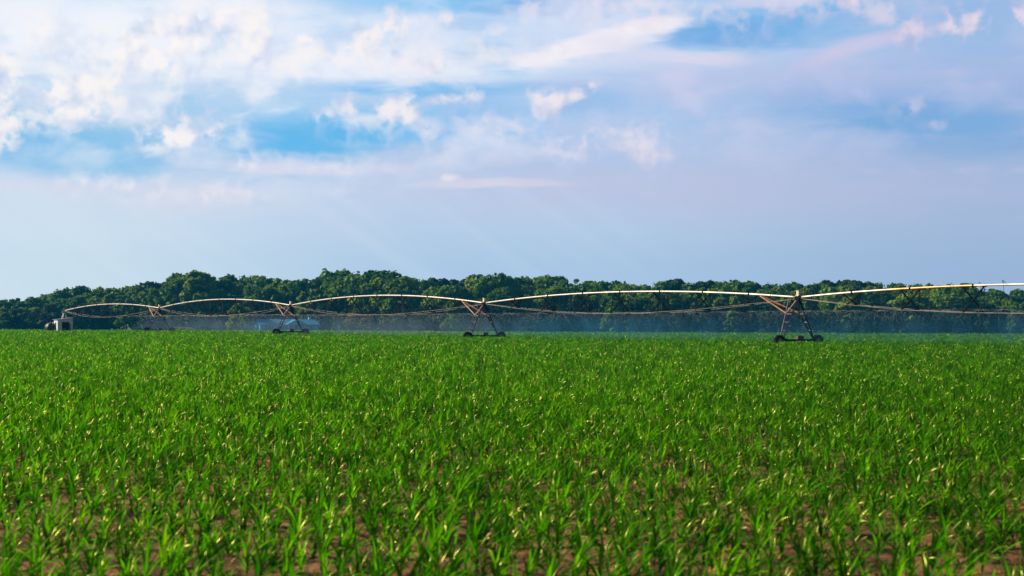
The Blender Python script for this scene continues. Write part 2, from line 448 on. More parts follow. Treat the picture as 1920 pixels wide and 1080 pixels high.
def soil_material():
    m, T = new_mat('reddish_soil')
    tc = T.n('ShaderNodeTexCoord')
    v = tc.outputs['Object']
    n1 = T.noise(v, 0.9, 6, 0.6); n2 = T.noise(v, 7.0, 6, 0.65); n3 = T.noise(v, 40.0, 4, 0.6)
    c = T.ramp(n1, [(0.32, (0.075, 0.036, 0.020)), (0.5, (0.20, 0.088, 0.036)), (0.68, (0.30, 0.150, 0.072))], 'LINEAR')
    c = T.mix(T.smooth(n2, 0.55, 0.66, 0, 0.7), c, (0.52, 0.22, 0.05))
    c = T.mix(T.smooth(n2, 0.47, 0.36, 0, 0.75), c, (0.07, 0.042, 0.034))
    c = T.mix(T.smooth(n3, 0.56, 0.68, 0, 0.7), c, (0.07, 0.045, 0.035))
    h = T.math('ADD', T.math('MULTIPLY', n2, 0.6), T.math('MULTIPLY', n3, 0.4))
    b = T.n('ShaderNodeBump'); b.inputs['Strength'].default_value = 0.9; b.inputs['Distance'].default_value = 0.06
    T.link(h, b.inputs['Height'])
    p = T.n('ShaderNodeBsdfPrincipled'); T.link(c, p.inputs['Base Color']); p.inputs['Roughness'].default_value = 0.95
    p.inputs['Specular IOR Level'].default_value = 0.2
    T.link(b.outputs[0], p.inputs['Normal'])
    o = T.n('ShaderNodeOutputMaterial'); T.link(p.outputs[0], o.inputs['Surface'])
    return m

def vnoise(x, y, s, seed):
    """smooth value noise on numpy arrays"""
    x = x / s; y = y / s
    xi = np.floor(x).astype(np.int64); yi = np.floor(y).astype(np.int64)
    fx = x - xi; fy = y - yi
    fx = fx * fx * (3 - 2 * fx); fy = fy * fy * (3 - 2 * fy)
    def h(a, b):
        n = (a * 374761393 + b * 668265263 + seed * 974634631) & 0x7fffffff
        n = ((n ^ (n >> 13)) * 1274126177) & 0x7fffffff
        return ((n ^ (n >> 16)) & 0xffff) / 65535.0
    return (h(xi, yi) * (1 - fx) + h(xi + 1, yi) * fx) * (1 - fy) + (h(xi, yi + 1) * (1 - fx) + h(xi + 1, yi + 1) * fx) * fy

def edge_y(u):
    """Y at which the ray x = u*y meets the field edge"""
    d = EB - EA
    s = (u * EA[1] - EA[0]) / (d[0] - u * d[1])
    return EA[1] + s * d[1]

def make_soil():
    U = np.linspace(-0.95, 0.95, 420); K = np.linspace(0, 1, 420)
    uu, kk = np.meshgrid(U, K)
    e = edge_y(uu)
    y = 5.0 * (e / 5.0) ** kk
    x = uu * y
    z = hz(x, y)
    near = np.clip((60 - y) / 30, 0, 1)
    clod = (vnoise(x, y, 0.9, 3) - 0.5) * 0.08 + (vnoise(x, y, 0.33, 5) - 0.5) * 0.08 + (vnoise(x, y, 0.17, 9) - 0.5) * 0.05
    z = z + clod * near
    v = np.stack([x.ravel(), y.ravel(), z.ravel()], 1)
    n = len(U)
    i = np.arange(n - 1)[None, :] + n * np.arange(len(K) - 1)[:, None]
    f = np.stack([i, i + 1, i + 1 + n, i + n], -1).reshape(-1, 4)
    o = obj('field_soil', np_mesh('field_soil', v, f, soil_material(), True))
    tag(o, kind='structure')
make_soil()

# ------------------------------------------------------------------ corn
CORN = [(0.0, (0.005, 0.040, 0.0001)), (0.35, (0.010, 0.070, 0.0002)), (0.7, (0.021, 0.110, 0.0003)), (0.9, (0.032, 0.135, 0.0004)), (1.0, (0.050, 0.155, 0.0006))]
m_corn = leaf_mat('corn_leaf', CORN, 0.50, (4.1, 3.35, 0.2), 0.25, 0.4, 'yellowing', 0.062)
m_stalk = pmat('corn_stalk', (0.06, 0.13, 0.025), 0.5, 0, 0.4, 20)

def corn_leaves(rng):
    V, Fc, Y = [], [], []
    nl = rng.randint(7, 9)
    az0 = rng.uniform(0, 2 * math.pi)
    for i in range(nl):
        t = i / (nl - 1)
        az = az0 + i * math.pi + rng.uniform(-0.55, 0.55)
        z0 = 0.03 + 0.20 * t
        L = (0.30 + 0.34 * math.sin(math.pi * (0.18 + 0.66 * t))) * rng.uniform(0.82, 1.12)
        el = math.radians(56 + 29 * t + rng.uniform(-9, 7))
        droop = math.radians(rng.uniform(40, 95) * (1 - 0.66 * t))
        W = (0.020 + 0.012 * math.sin(math.pi * min(1, 0.15 + t))) * rng.uniform(0.85, 1.1)
        wind = 0.16 * rng.uniform(0.6, 1.4)
        tw = rng.uniform(-1.0, 1.0)
        n = 8
        p = Vector((math.cos(az) * 0.006, math.sin(az) * 0.006, z0))
        yel = 1.0 if (i == 0 and rng.random() < 0.3) else (rng.uniform(0, 0.25) if t < 0.4 else 0.0)
        base = len(V)
        for k in range(n + 1):
            s = k / n
            e = el - droop * s ** 1.5
            d = Vector((math.cos(az) * math.cos(e), math.sin(az) * math.cos(e), math.sin(e)))
            d = (d + Vector((wind * (0.4 + 1.6 * s), 0.02, -0.05 * s))).normalized()
            if k: p = p + d * (L / n)
            side = d.cross(Vector((0, 0, 1)))
            side = side.normalized() if side.length > 1e-3 else Vector((1, 0, 0))
            up = side.cross(d).normalized()
            a = tw * s * 1.3
            sd = side * math.cos(a) + up * math.sin(a)
            un = up * math.cos(a) - side * math.sin(a)
            w = W * min(1.0, 0.45 + s * 3.0) * max(0.03, (1 - s ** 2.3))
            wav = 0.25 * w * math.sin(s * 9 + i)
            V += [p + sd * w + un * (0.35 * w + wav), p - un * 0.1 * w, p - sd * w + un * (0.35 * w - wav)]
            Y += [yel * min(1, 0.2 + s)] * 3
            if k:
                b = base + 3 * k
                Fc += [(b - 3, b - 2, b + 1, b), (b - 2, b - 1, b + 2, b + 1)]
    return np.array([tuple(v) for v in V]), np.array(Fc), np.array(Y, np.float32)

CORN_VAR = []
for s in range(12):
    rng = random.Random(100 + s)
    v, f, yl = corn_leaves(rng)
    k = 0.53 / v[:, 2].max() * rng.uniform(0.94, 1.06)
    v = v * k
    leaves = np_mesh('foliage', v, f, m_corn, True, {'yellowing': ('FLOAT', 'POINT', yl)})
    mb = MB()
    mb.tube([(0, 0, -0.06), (0.002, 0, 0.08 * k), (0.006, 0, 0.17 * k), (0.014, 0, 0.26 * k)], [0.011, 0.0105, 0.009, 0.006], 7)
    CORN_VAR.append((leaves, mb.mesh('stalk', m_stalk, True)))

def corn_points():
    rng = np.random.default_rng(7)
    pts = []
    # real rows near the camera
    ang = math.radians(2.0)
    for r in range(0, 62):
        y0 = 10.2 + r * 0.76
        half = y0 * 0.54 + 2.5
        x = np.arange(-half, half, 0.125)
        x = x + rng.normal(0, 0.035, len(x))
        keep = rng.random(len(x)) < np.interp(y0, [10, 13.2, 16.5, 30], [0.60, 0.66, 0.97, 1.0]) * (0.82 + 0.36 * vnoise(x, x * 0 + y0, 1.2, 8))
        x = x[keep]
        y = y0 + rng.normal(0, 0.035, len(x)) + x * math.tan(ang)
        pts.append(np.stack([x, y], 1))
    near = np.concatenate(pts)
    far = []
    def zone(y0, y1, per_m2):
        n = int(per_m2 * 0.56 * (y1 ** 2 - y0 ** 2))
        y = np.sqrt(rng.random(n) * (y1 ** 2 - y0 ** 2) + y0 ** 2)
        x = (rng.random(n) * 2 - 1) * 0.56 * y
        return np.stack([x, y], 1)
    far = np.concatenate([zone(57.5, 110, 7.0), zone(110, 190, 4.2), zone(190, 520, 2.2)])
    far = far[beyond(far[:, 0], far[:, 1]) < -0.5]
    return near, far

near_p, far_p = corn_points()
allp = np.concatenate([near_p, far_p])
rng = np.random.default_rng(11)
N = len(allp)
size = 1.0 + (vnoise(allp[:, 0], allp[:, 1], 9.0, 4) - 0.5) * 0.22 + (vnoise(allp[:, 0], allp[:, 1], 2.2, 6) - 0.5) * 0.22 + rng.normal(0, 0.13, N)
size = np.clip(size, 0.6, 1.35) * np.interp(allp[:, 1], [10, 16, 26, 60, 110], [0.72, 0.70, 0.71, 0.84, 1.06])
rz = rng.uniform(-0.6, 0.6, N)
tilt = rng.normal(0.10, 0.09, N)
vid = rng.integers(0, 12, N)
zz = hz(allp[:, 0], allp[:, 1]) - 0.01
# the 300 plants that show largest stand as plants of their own
rows_top = HOR - F * (zz + 0.53 * size - CAMZ) / allp[:, 1]
rows_bot = np.minimum(HOR - F * (zz - CAMZ) / allp[:, 1], 1080)
vis = np.clip(rows_bot - rows_top, 0, None) * (F * 0.45 * size / allp[:, 1])
inside = np.abs(allp[:, 0] / allp[:, 1]) < 0.33
vis[~inside] = 0
order = np.argsort(-vis)
single = order[:300]
rest = order[300:]
root_leaf = []
proto = {}
for i in single:
    i = int(i)
    r = empty('corn_plant', (allp[i, 0], allp[i, 1], zz[i]))
    r.rotation_euler = (0, tilt[i], rz[i]); r.scale = (size[i],) * 3
    tag(r, 'young green corn plant standing in the nearest rows where reddish soil shows between the stalks', 'corn plant', 'corn plants in the nearest rows')
    k = int(vid[i])
    a = obj('foliage', CORN_VAR[k][0], r)
    b = obj('stalk', CORN_VAR[k][1], r)
    proto.setdefault(k, (a, b))

def scatter(name, pts, attrs, sources, mat_first=None):
    """one stuff object: source meshes instanced on its points"""
    me = bpy.data.meshes.new(name)
    me.vertices.add(len(pts)); me.vertices.foreach_set('co', pts.astype(np.float32).ravel())
    for nm, (typ, arr) in attrs.items():
        a = me.attributes.new(nm, typ, 'POINT')
        a.data.foreach_set('vector' if typ == 'FLOAT_VECTOR' else 'value', np.ascontiguousarray(arr).ravel())
    me.update()
    o = obj(name, me)
    g = bpy.data.node_groups.new(name + '_growth', 'GeometryNodeTree')
    g.interface.new_socket('Geometry', in_out='INPUT', socket_type='NodeSocketGeometry')
    g.interface.new_socket('Geometry', in_out='OUTPUT', socket_type='NodeSocketGeometry')
    nd = g.nodes; lk = g.links
    gi = nd.new('NodeGroupInput'); go = nd.new('NodeGroupOutput')
    jn = nd.new('GeometryNodeJoinGeometry')
    for parts in sources:
        j2 = nd.new('GeometryNodeJoinGeometry')
        for p in parts:
            inf = nd.new('GeometryNodeObjectInfo'); inf.transform_space = 'ORIGINAL'
            inf.inputs['Object'].default_value = p
            lk.new(inf.outputs['Geometry'], j2.inputs[0])
        gti = nd.new('GeometryNodeGeometryToInstance')
        lk.new(j2.outputs[0], gti.inputs[0]); lk.new(gti.outputs[0], jn.inputs[0])
    iop = nd.new('GeometryNodeInstanceOnPoints')
    lk.new(gi.outputs[0], iop.inputs['Points']); lk.new(jn.outputs[0], iop.inputs['Instance'])
    iop.inputs['Pick Instance'].default_value = True
    def named(nm, typ):
        a = nd.new('GeometryNodeInputNamedAttribute'); a.data_type = typ; a.inputs['Name'].default_value = nm
        return a.outputs[0]
    lk.new(named('vid', 'INT'), iop.inputs['Instance Index'])
    er = nd.new('FunctionNodeEulerToRotation'); lk.new(named('rot', 'FLOAT_VECTOR'), er.inputs[0])
    lk.new(er.outputs[0], iop.inputs['Rotation'])
    lk.new(named('scl', 'FLOAT_VECTOR'), iop.inputs['Scale'])
    lk.new(iop.outputs[0], go.inputs[0])
    md = o.modifiers.new('growth', 'NODES'); md.node_group = g
    return o

keys = sorted(proto)
rest_v = vid[rest] % len(keys)
P3 = np.stack([allp[rest, 0], allp[rest, 1], zz[rest]], 1)
R3 = np.stack([np.zeros(len(rest)), tilt[rest], rz[rest]], 1).astype(np.float32)
d = allp[rest, 1]
wide = 1 + np.clip((d - 60) / 200, 0, 0.5)
S3 = np.stack([size[rest] * wide, size[rest] * wide, size[rest]], 1).astype(np.float32)
corn = scatter('corn_crop', P3, {'vid': ('INT', rest_v.astype(np.int32)), 'rot': ('FLOAT_VECTOR', R3), 'scl': ('FLOAT_VECTOR', S3)}, [proto[k] for k in keys])
tag(corn, 'dense young green corn filling the flat field out to the woods', 'corn crop', kind='stuff')

# small weeds and trash between the nearest rows
m_weed = leaf_mat('weed_leaf', [(0.0, (0.06, 0.14, 0.02)), (0.6, (0.08, 0.13, 0.015)), (1.0, (0.13, 0.11, 0.03))], 0.35, (1.3, 1.2, 0.5), 0.6, 0.3)
def make_weeds():
    rg = np.random.default_rng(5)
    n = 11000
    y = np.sqrt(rg.random(n) * (30 ** 2 - 10 ** 2) + 10 ** 2)
    x = (rg.random(n) * 2 - 1) * 0.42 * y
    V = []; Fa = []
    r2 = random.Random(3)
    for X, Y in zip(x, y):
        for q in range(r2.randint(2, 4)):
            a = r2.uniform(0, 6.28); L = r2.uniform(0.02, 0.075); w = L * r2.uniform(0.18, 0.4); h = r2.uniform(0.2, 0.9)
            cx, cy, cz = X + r2.uniform(-.02, .02), Y + r2.uniform(-.02, .02), 0.0
            dx, dy = math.cos(a), math.sin(a)
            b = len(V)
            V += [(cx, cy, cz), (cx + dx * L * .5 - dy * w, cy + dy * L * .5 + dx * w, cz + L * h), (cx + dx * L, cy + dy * L, cz + L * h * .9), (cx + dx * L * .5 + dy * w, cy + dy * L * .5 - dx * w, cz + L * h)]
            Fa.append((b, b + 1, b + 2, b + 3))
    v = np.array(V)
    o = obj('weeds', np_mesh('weeds', v, np.array(Fa), m_weed))
    tag(o, 'tiny yellowish weeds and dry scraps on the reddish soil between the nearest corn rows', 'weeds', kind='stuff')
make_weeds()

# ------------------------------------------------------------------ irrigation machine
m_galv = pmat('galvanised_pipe', (0.60, 0.55, 0.50), 0.42, 0.35, 0.22, 1.2)
m_dark = pmat('dark_steel', (0.009, 0.0085, 0.011), 0.85, 0.0, 0.4, 2.0, 0, 0.06)
m_rust = pmat('orange_rusted_steel', (0.38, 0.17, 0.07), 0.6, 0.1, 0.5, 2.0)
m_rod = pmat('truss_rod_steel', (0.26, 0.21, 0.19), 0.55, 0.2, 0.5, 0.8)
m_tyre = pmat('tyre_rubber', (0.006, 0.006, 0.007), 0.9, 0, 0.3, 6, 0, 0.1)
m_hub = pmat('wheel_steel', (0.30, 0.24, 0.20), 0.6, 0.2, 0.4, 5)
m_motor = pmat('motor_paint', (0.06, 0.035, 0.025), 0.7, 0, 0.4, 5)
m_hose = pmat('black_hose', (0.015, 0.015, 0.016), 0.6, 0, 0.2, 5)
m_box = pmat('beige_box', (0.62, 0.50, 0.36), 0.5, 0, 0.15, 4)

def pipe_material():
    m, T = new_mat('weathered_pipe')
    a = T.n('ShaderNodeAttribute', attribute_name='rust')
    tc = T.n('ShaderNodeTexCoord')
    nz = T.noise(tc.outputs['Object'], 1.6, 5, 0.6)
    c = T.mix(T.smooth(nz, 0.35, 0.7), (0.50, 0.455, 0.42), (0.37, 0.335, 0.31))
    c = T.mix(a.outputs['Fac'], c, T.mix(nz, (0.60, 0.27, 0.06), (0.42, 0.20, 0.06)))
    p = T.n('ShaderNodeBsdfPrincipled'); T.link(c, p.inputs['Base Color'])
    p.inputs['Roughness'].default_value = 0.4; p.inputs['Metallic'].default_value = 0.3
    o = T.n('ShaderNodeOutputMaterial'); T.link(p.outputs[0], o.inputs['Surface'])
    return m
m_pipe = pipe_material()

SP = 50.33
PIV = Vector((-85.2, 304.7))
STEP = Vector((27.37, -42.24))
MROT = math.atan2(0.544, 0.839)
NODE = [(PIV + STEP * k) for k in range(6)]                     # pivot, then five towers
GZ = [hzf(p.x, p.y) for p in NODE]
PZ = [4.26 + g for g in GZ]
PZ[5] = 3.74
ARCH = [0, 0.95, 1.12, 1.10, 0.85, 0.90]
LOW = [0, 2.95, 3.0, 3.0, 2.98, 2.78]

irr = empty('irrigation_machine', (PIV.x, PIV.y, 0.0), MROT)
tag(irr, 'long centre pivot irrigator of arched pipe spans on wheeled towers crossing the corn field', 'irrigator')

def pz(k, q):
    return PZ[k - 1] * (1 - q) + PZ[k] * q + ARCH[k] * 4 * q * (1 - q)
def rz_low(k, q):
    ends = PZ[k - 1] * (1 - q) + PZ[k] * q
    return LOW[k] + (ends - LOW[k]) * abs(2 * q - 1) ** 2.0

def make_span(k):
    y0 = -(k - 1) * SP
    n = 56
    ring = 10
    R = 0.088
    vs = []; rust = []
    pts = []
    for i in range(n + 1):
        q = (i + 0.0) / n
        pts.append(Vector((0, y0 - q * SP, pz(k, q))))
    mb = MB()
    mb.tube(pts, R, ring)
    nb = len(mb.v)
    for q in [j / 8 for j in range(0, 9)]:                      # bolted flanges
        q = min(max(q, 0.006), 0.994)
        c = Vector((0, y0 - q * SP, pz(k, q)))
        mb.tube([c + Vector((0, 0.05, 0)), c - Vector((0, 0.05, 0))], 0.135, 10, 1)
    o = mb.build('span_pipe', [m_pipe, m_dark], irr, smooth=False)
    for p in o.data.polygons:
        if p.material_index == 0: p.use_smooth = True
    a = o.data.attributes.new('rust', 'FLOAT', 'POINT')
    vals = []
    for v in o.data.vertices:
        q = (y0 - v.co.y) / SP
        if k == 5: r = max(min(1, max(0, (q - 0.17) / 0.06)) * min(1, max(0, (0.42 - q) / 0.06)), 0.22 if q > 0.4 else 0.0)
        else: r = 0.03 if q < 0.9 else 0.12
        vals.append(r)
    a.data.foreach_set('value', vals)
    # two lower truss rods, splayed either side
    def node(q, s):
        zl = rz_low(k, q)
        w = 0.56 * max(0.0, pz(k, q) - zl)
        return Vector((s * w, y0 - q * SP, zl))
    for s in (-1, 1):
        r = MB()
        r.tube([node(j / 8, s) if 0 < j < 8 else Vector((s * 0.08, y0 - (0.008 if j == 0 else 0.992) * SP, pz(k, j / 8) - 0.13)) for j in range(9)], 0.021 if k == 5 else 0.017, 5)
        ro = r.build('truss_rod', m_rod, o)
    for j in range(1, 8):
        q = j / 8
        b = MB()
        A = Vector((0, y0 - (q - 0.0205) * SP, pz(k, q - 0.0205) - 0.09)); B_ = Vector((0, y0 - (q + 0.0205) * SP, pz(k, q + 0.0205) - 0.09))
        Cn, D = node(q, -1), node(q, 1)
        b.bar(A, D, 0.064); b.bar(B_, Cn, 0.064)
        b.bar(A, Cn, 0.032); b.bar(B_, D, 0.032)
        b.bar(Cn, D, 0.040)
        b.box(A, (0.12, 0.42, 0.10)); b.box(B_, (0.12, 0.42, 0.10))
        b.build('truss_brace', m_dark, o)
    # drop hoses with sprinkler heads
    nh = 20
    for i in range(nh):
        q = (i + 0.7) / nh
        if q > 0.985: continue
        zt = pz(k, q)
        zb = min(3.22, zt - 0.6)
        yy = y0 - q * SP
        sx = 0.22 if i % 2 else -0.22
        h = MB()
        h.tube([(0, yy, zt + 0.1), (sx * 0.5, yy, zt + 0.26), (sx, yy, zt + 0.12), (sx, yy, zt - 0.3), (sx * 1.02, yy, zb)], 0.018, 5)
        h.lathe([(0.0, 0.02), (0.05, 0.0), (0.055, -0.05), (0.03, -0.10), (0.07, -0.14), (0.0, -0.15)], (sx, yy, zb), 'z', 8)
        h.build('drop_hose', m_hose, o)
    if k == 5:
        s = MB(); q = 0.43
        s.tube([(0, y0 - q * SP, pz(k, q) + 0.08), (0, y0 - q * SP, pz(k, q) + 0.27)], 0.025, 6); s.box((0, y0 - q * SP, pz(k, q) + 0.29), (0.06, 0.06, 0.08))
        s.build('pressure_gauge', m_dark, o)
for k in range(1, 6): make_span(k)

def make_tower(k):
    y = -k * SP
    g = GZ[k]; top = PZ[k]
    W = 2.2                                                     # half wheelbase
    b = MB()
    b.box((0, y, g + 0.62), (3.75, 0.16, 0.17))                 # base beam
    b.box((-1.6, y, g + 0.60), (0.45, 0.24, 0.30)); b.box((1.6, y, g + 0.60), (0.45, 0.24, 0.30))
    root = b.build('drive_tower', m_dark, irr)
    mo = MB()
    mo.box((0.05, y - 0.05, g + 0.84), (0.62, 0.26, 0.28)); mo.lathe([(0.0, -0.3), (0.14, -0.3), (0.15, 0.25), (0.0, 0.28)], (0.12, y - 0.1, g + 0.88), 'x', 10)
    mo.build('gear_motor', m_motor, root)
    foot = {}
    for s in (-1, 1):
        mats = m_dark
        inn = (0.10 * s, y + 0.05, top - 0.12); off = (0.10 * s, y + 1.05, top - 0.10)
        f1 = (s * 1.78, y + 0.02, g + 0.68); f2 = (s * 1.92, y + 0.22, g + 0.68)
        for a, c in ((inn, f1), (off, f2)):
            l = MB(); l.bar(a, c, 0.072)
            l.build('tower_leg', m_dark if s > 0 else m_leg, root)  # one steel in two colours: left legs as sunlit, right legs as shaded
        for t in (0.38, 0.58, 0.78):
            p = Vector(inn).lerp(Vector(f1), t); q = Vector(off).lerp(Vector(f2), t)
            r = MB(); r.bar(p, q, 0.045); r.build('leg_rung', m_rod, root)
        # long rusty brace from the pipe down to the leg, and the cross brace from the tower head
        j = Vector(off).lerp(Vector(f2), 0.36)
        q5 = 1 - 4.8 / SP
        br = MB(); br.bar((0.05 * s, y + 4.8, pz(k, q5) - 0.12), j, 0.066); br.build('brace', m_rust, root)
        br = MB(); br.bar(inn, j, 0.036); br.build('brace', m_rust if s < 0 else m_dark, root)
    hd = MB()
    hd.box((0, y + 0.0, top - 0.14), (0.5, 0.5, 0.16)); hd.tube([(0, y + 0.32, top), (0, y - 0.32, top)], 0.17, 10)
    hd.lathe([(0.0, -0.35), (0.34, -0.35), (0.10, -0.05), (0.1, 0.0)], (0.03, y - 0.05, top - 0.25), 'z', 8)
    hd.build('tower_head', m_dark, root)
    cb = MB()
    cb.box((0, y, top + 0.34), (0.28, 0.28, 0.38)); cb.box((0, y, top + 0.55), (0.33, 0.33, 0.04)); cb.box((0.0, y, top + 0.13), (0.46, 0.3, 0.05))
    cb.build('control_box', m_box, root)
    for s in (-1, 1):
        t = MB()
        cx, cz = s * W, g + 0.50
        t.lathe([(0.34, -0.15), (0.40, -0.19), (0.52, -0.18), (0.56, -0.12), (0.56, 0.12), (0.52, 0.18), (0.40, 0.19), (0.34, 0.15)], (cx, y, cz), 'y', 28)
        for i in range(22):
            a = 2 * math.pi * i / 22
            rot = Matrix.Rotation(-a, 3, 'Y') @ Matrix.Rotation(0.5 if i % 2 else -0.5, 3, 'X')
            c = Vector((cx + math.cos(a) * 0.565, y + (0.085 if i % 2 else -0.085), cz + math.sin(a) * 0.565))
            t.box(c, (0.06, 0.20, 0.055), 0, Matrix.Rotation(-a, 3, 'Y'))
        w = t.build('wheel', m_tyre, root)
        rm = MB()
        rm.lathe([(0.0, -0.10), (0.10, -0.10), (0.12, -0.05), (0.30, -0.03), (0.35, -0.15), (0.36, -0.15), (0.36, 0.15), (0.35, 0.15), (0.30, 0.03), (0.12, 0.05), (0.10, 0.10), (0.0, 0.10)], (cx, y, cz), 'y', 24)
        rm.build('rim', m_hub, w)
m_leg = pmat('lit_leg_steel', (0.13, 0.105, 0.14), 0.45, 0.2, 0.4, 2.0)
for k in range(1, 6): make_tower(k)

def make_pivot():
    g = GZ[0]
    b = MB(); b.box((0, 0, g + 0.1), (2.6, 2.6, 0.3))
    root = b.build('pivot_tower', pmat('concrete_pad', (0.35, 0.33, 0.30), 0.9), irr)
    for sx in (-1, 1):
        for sy in (-1, 1):
            l = MB(); l.bar((sx * 1.15, sy * 1.15, g + 0.2), (sx * 0.16, sy * 0.16, g + 3.75), 0.07); l.build('pivot_leg', m_galv, root)
    for z in (1.4, 2.6):
        t = 1.15 - 0.99 * (z - 0.2) / 3.55
        r = MB()
        for a, c in (((-t, -t), (t, -t)), ((t, -t), (t, t)), ((t, t), (-t, t)), ((-t, t), (-t, -t))):
            r.bar((a[0], a[1], g + z), (c[0], c[1], g + z), 0.035)
        r.build('cross_brace', m_galv, root)
    r = MB(); r.tube([(0, 0, g + 0.2), (0, 0, g + 4.0), (0, -0.06, g + 4.2), (0, -0.35, PZ[0])], 0.12, 10); r.build('riser_pipe', m_dark, root, smooth=True)
    r = MB(); r.lathe([(0, 0.95), (0.10, 0.94), (0.15, 0.88), (0.15, 0.62), (0.22, 0.58), (0.22, 0.48), (0.14, 0.4), (0.14, 0.0)], (0, 0, g + 3.85), 'z', 10); r.build('swivel', pmat('blue_grey_casting', (0.10, 0.17, 0.22), 0.5), root)
make_pivot()

# ------------------------------------------------------------------ spray
def spray_material(col, SPRAY_DENS):
    m, T = new_mat('falling_spray')
    tc = T.n('ShaderNodeTexCoord')
    v = tc.outputs['Object']
    mp = T.n('ShaderNodeMapping'); T.link(v, mp.inputs['Vector'])
    mp.inputs['Rotation'].default_value = (math.radians(-52), 0, 0)
    mp.inputs['Scale'].default_value = (0.45, 1.5, 0.16)
    n1 = T.noise(mp.outputs[0], 0.9, 4, 0.6)
    n2 = T.noise(v, 0.12, 2, 0.5)
    d = T.math('MULTIPLY', T.smooth(n1, 0.42, 0.68, 0.12, 2.0), T.smooth(n2, 0.3, 0.7, 0.5, 1.4))
    sp = T.n('ShaderNodeSeparateXYZ'); T.link(v, sp.inputs[0])
    xo = T.math('SUBTRACT', sp.outputs[0], 2.6)
    env = T.math('SUBTRACT', 3.35, T.math('MULTIPLY', T.math('MULTIPLY', xo, xo), 0.07))
    d = T.math('MULTIPLY', d, T.smooth(sp.outputs[2], 0.2, 1.5, 0.22, 1.0))
    d = T.math('MULTIPLY', d, T.smooth(T.math('SUBTRACT', env, sp.outputs[2]), -0.05, 1.1))
    d = T.math('MULTIPLY', d, SPRAY_DENS)
    p = T.n('ShaderNodeVolumePrincipled')
    p.inputs['Color'].default_value = (*col, 1)
    p.inputs['Anisotropy'].default_value = 0.0
    T.link(d, p.inputs['Density'])
    o = T.n('ShaderNodeOutputMaterial'); T.link(p.outputs[0], o.inputs['Volume'])
    return m
m_spray = spray_material((0.09, 0.33, 0.58), 0.024)
m_spray_pale = spray_material((0.24, 0.40, 0.58), 0.027)  # mist of the left spans, sunlight put into a paler colour

def jet_material():
    m, T = new_mat('water_drops')
    p = T.n('ShaderNodeBsdfPrincipled'); p.inputs['Base Color'].default_value = (0.85, 0.9, 0.95, 1); p.inputs['Roughness'].default_value = 0.3
    t = T.n('ShaderNodeBsdfTranslucent'); t.inputs['Color'].default_value = (0.8, 0.86, 0.92, 1)
    tr = T.n('ShaderNodeBsdfTransparent')
    mx = T.n('ShaderNodeMixShader'); mx.inputs[0].default_value = 0.6
    T.link(p.outputs[0], mx.inputs[1]); T.link(t.outputs[0], mx.inputs[2])
    m2 = T.n('ShaderNodeMixShader'); m2.inputs[0].default_value = 0.22
    T.link(tr.outputs[0], m2.inputs[1]); T.link(mx.outputs[0], m2.inputs[2])
    o = T.n('ShaderNodeOutputMaterial'); T.link(m2.outputs[0], o.inputs['Surface'])
    return m
m_jet = jet_material()

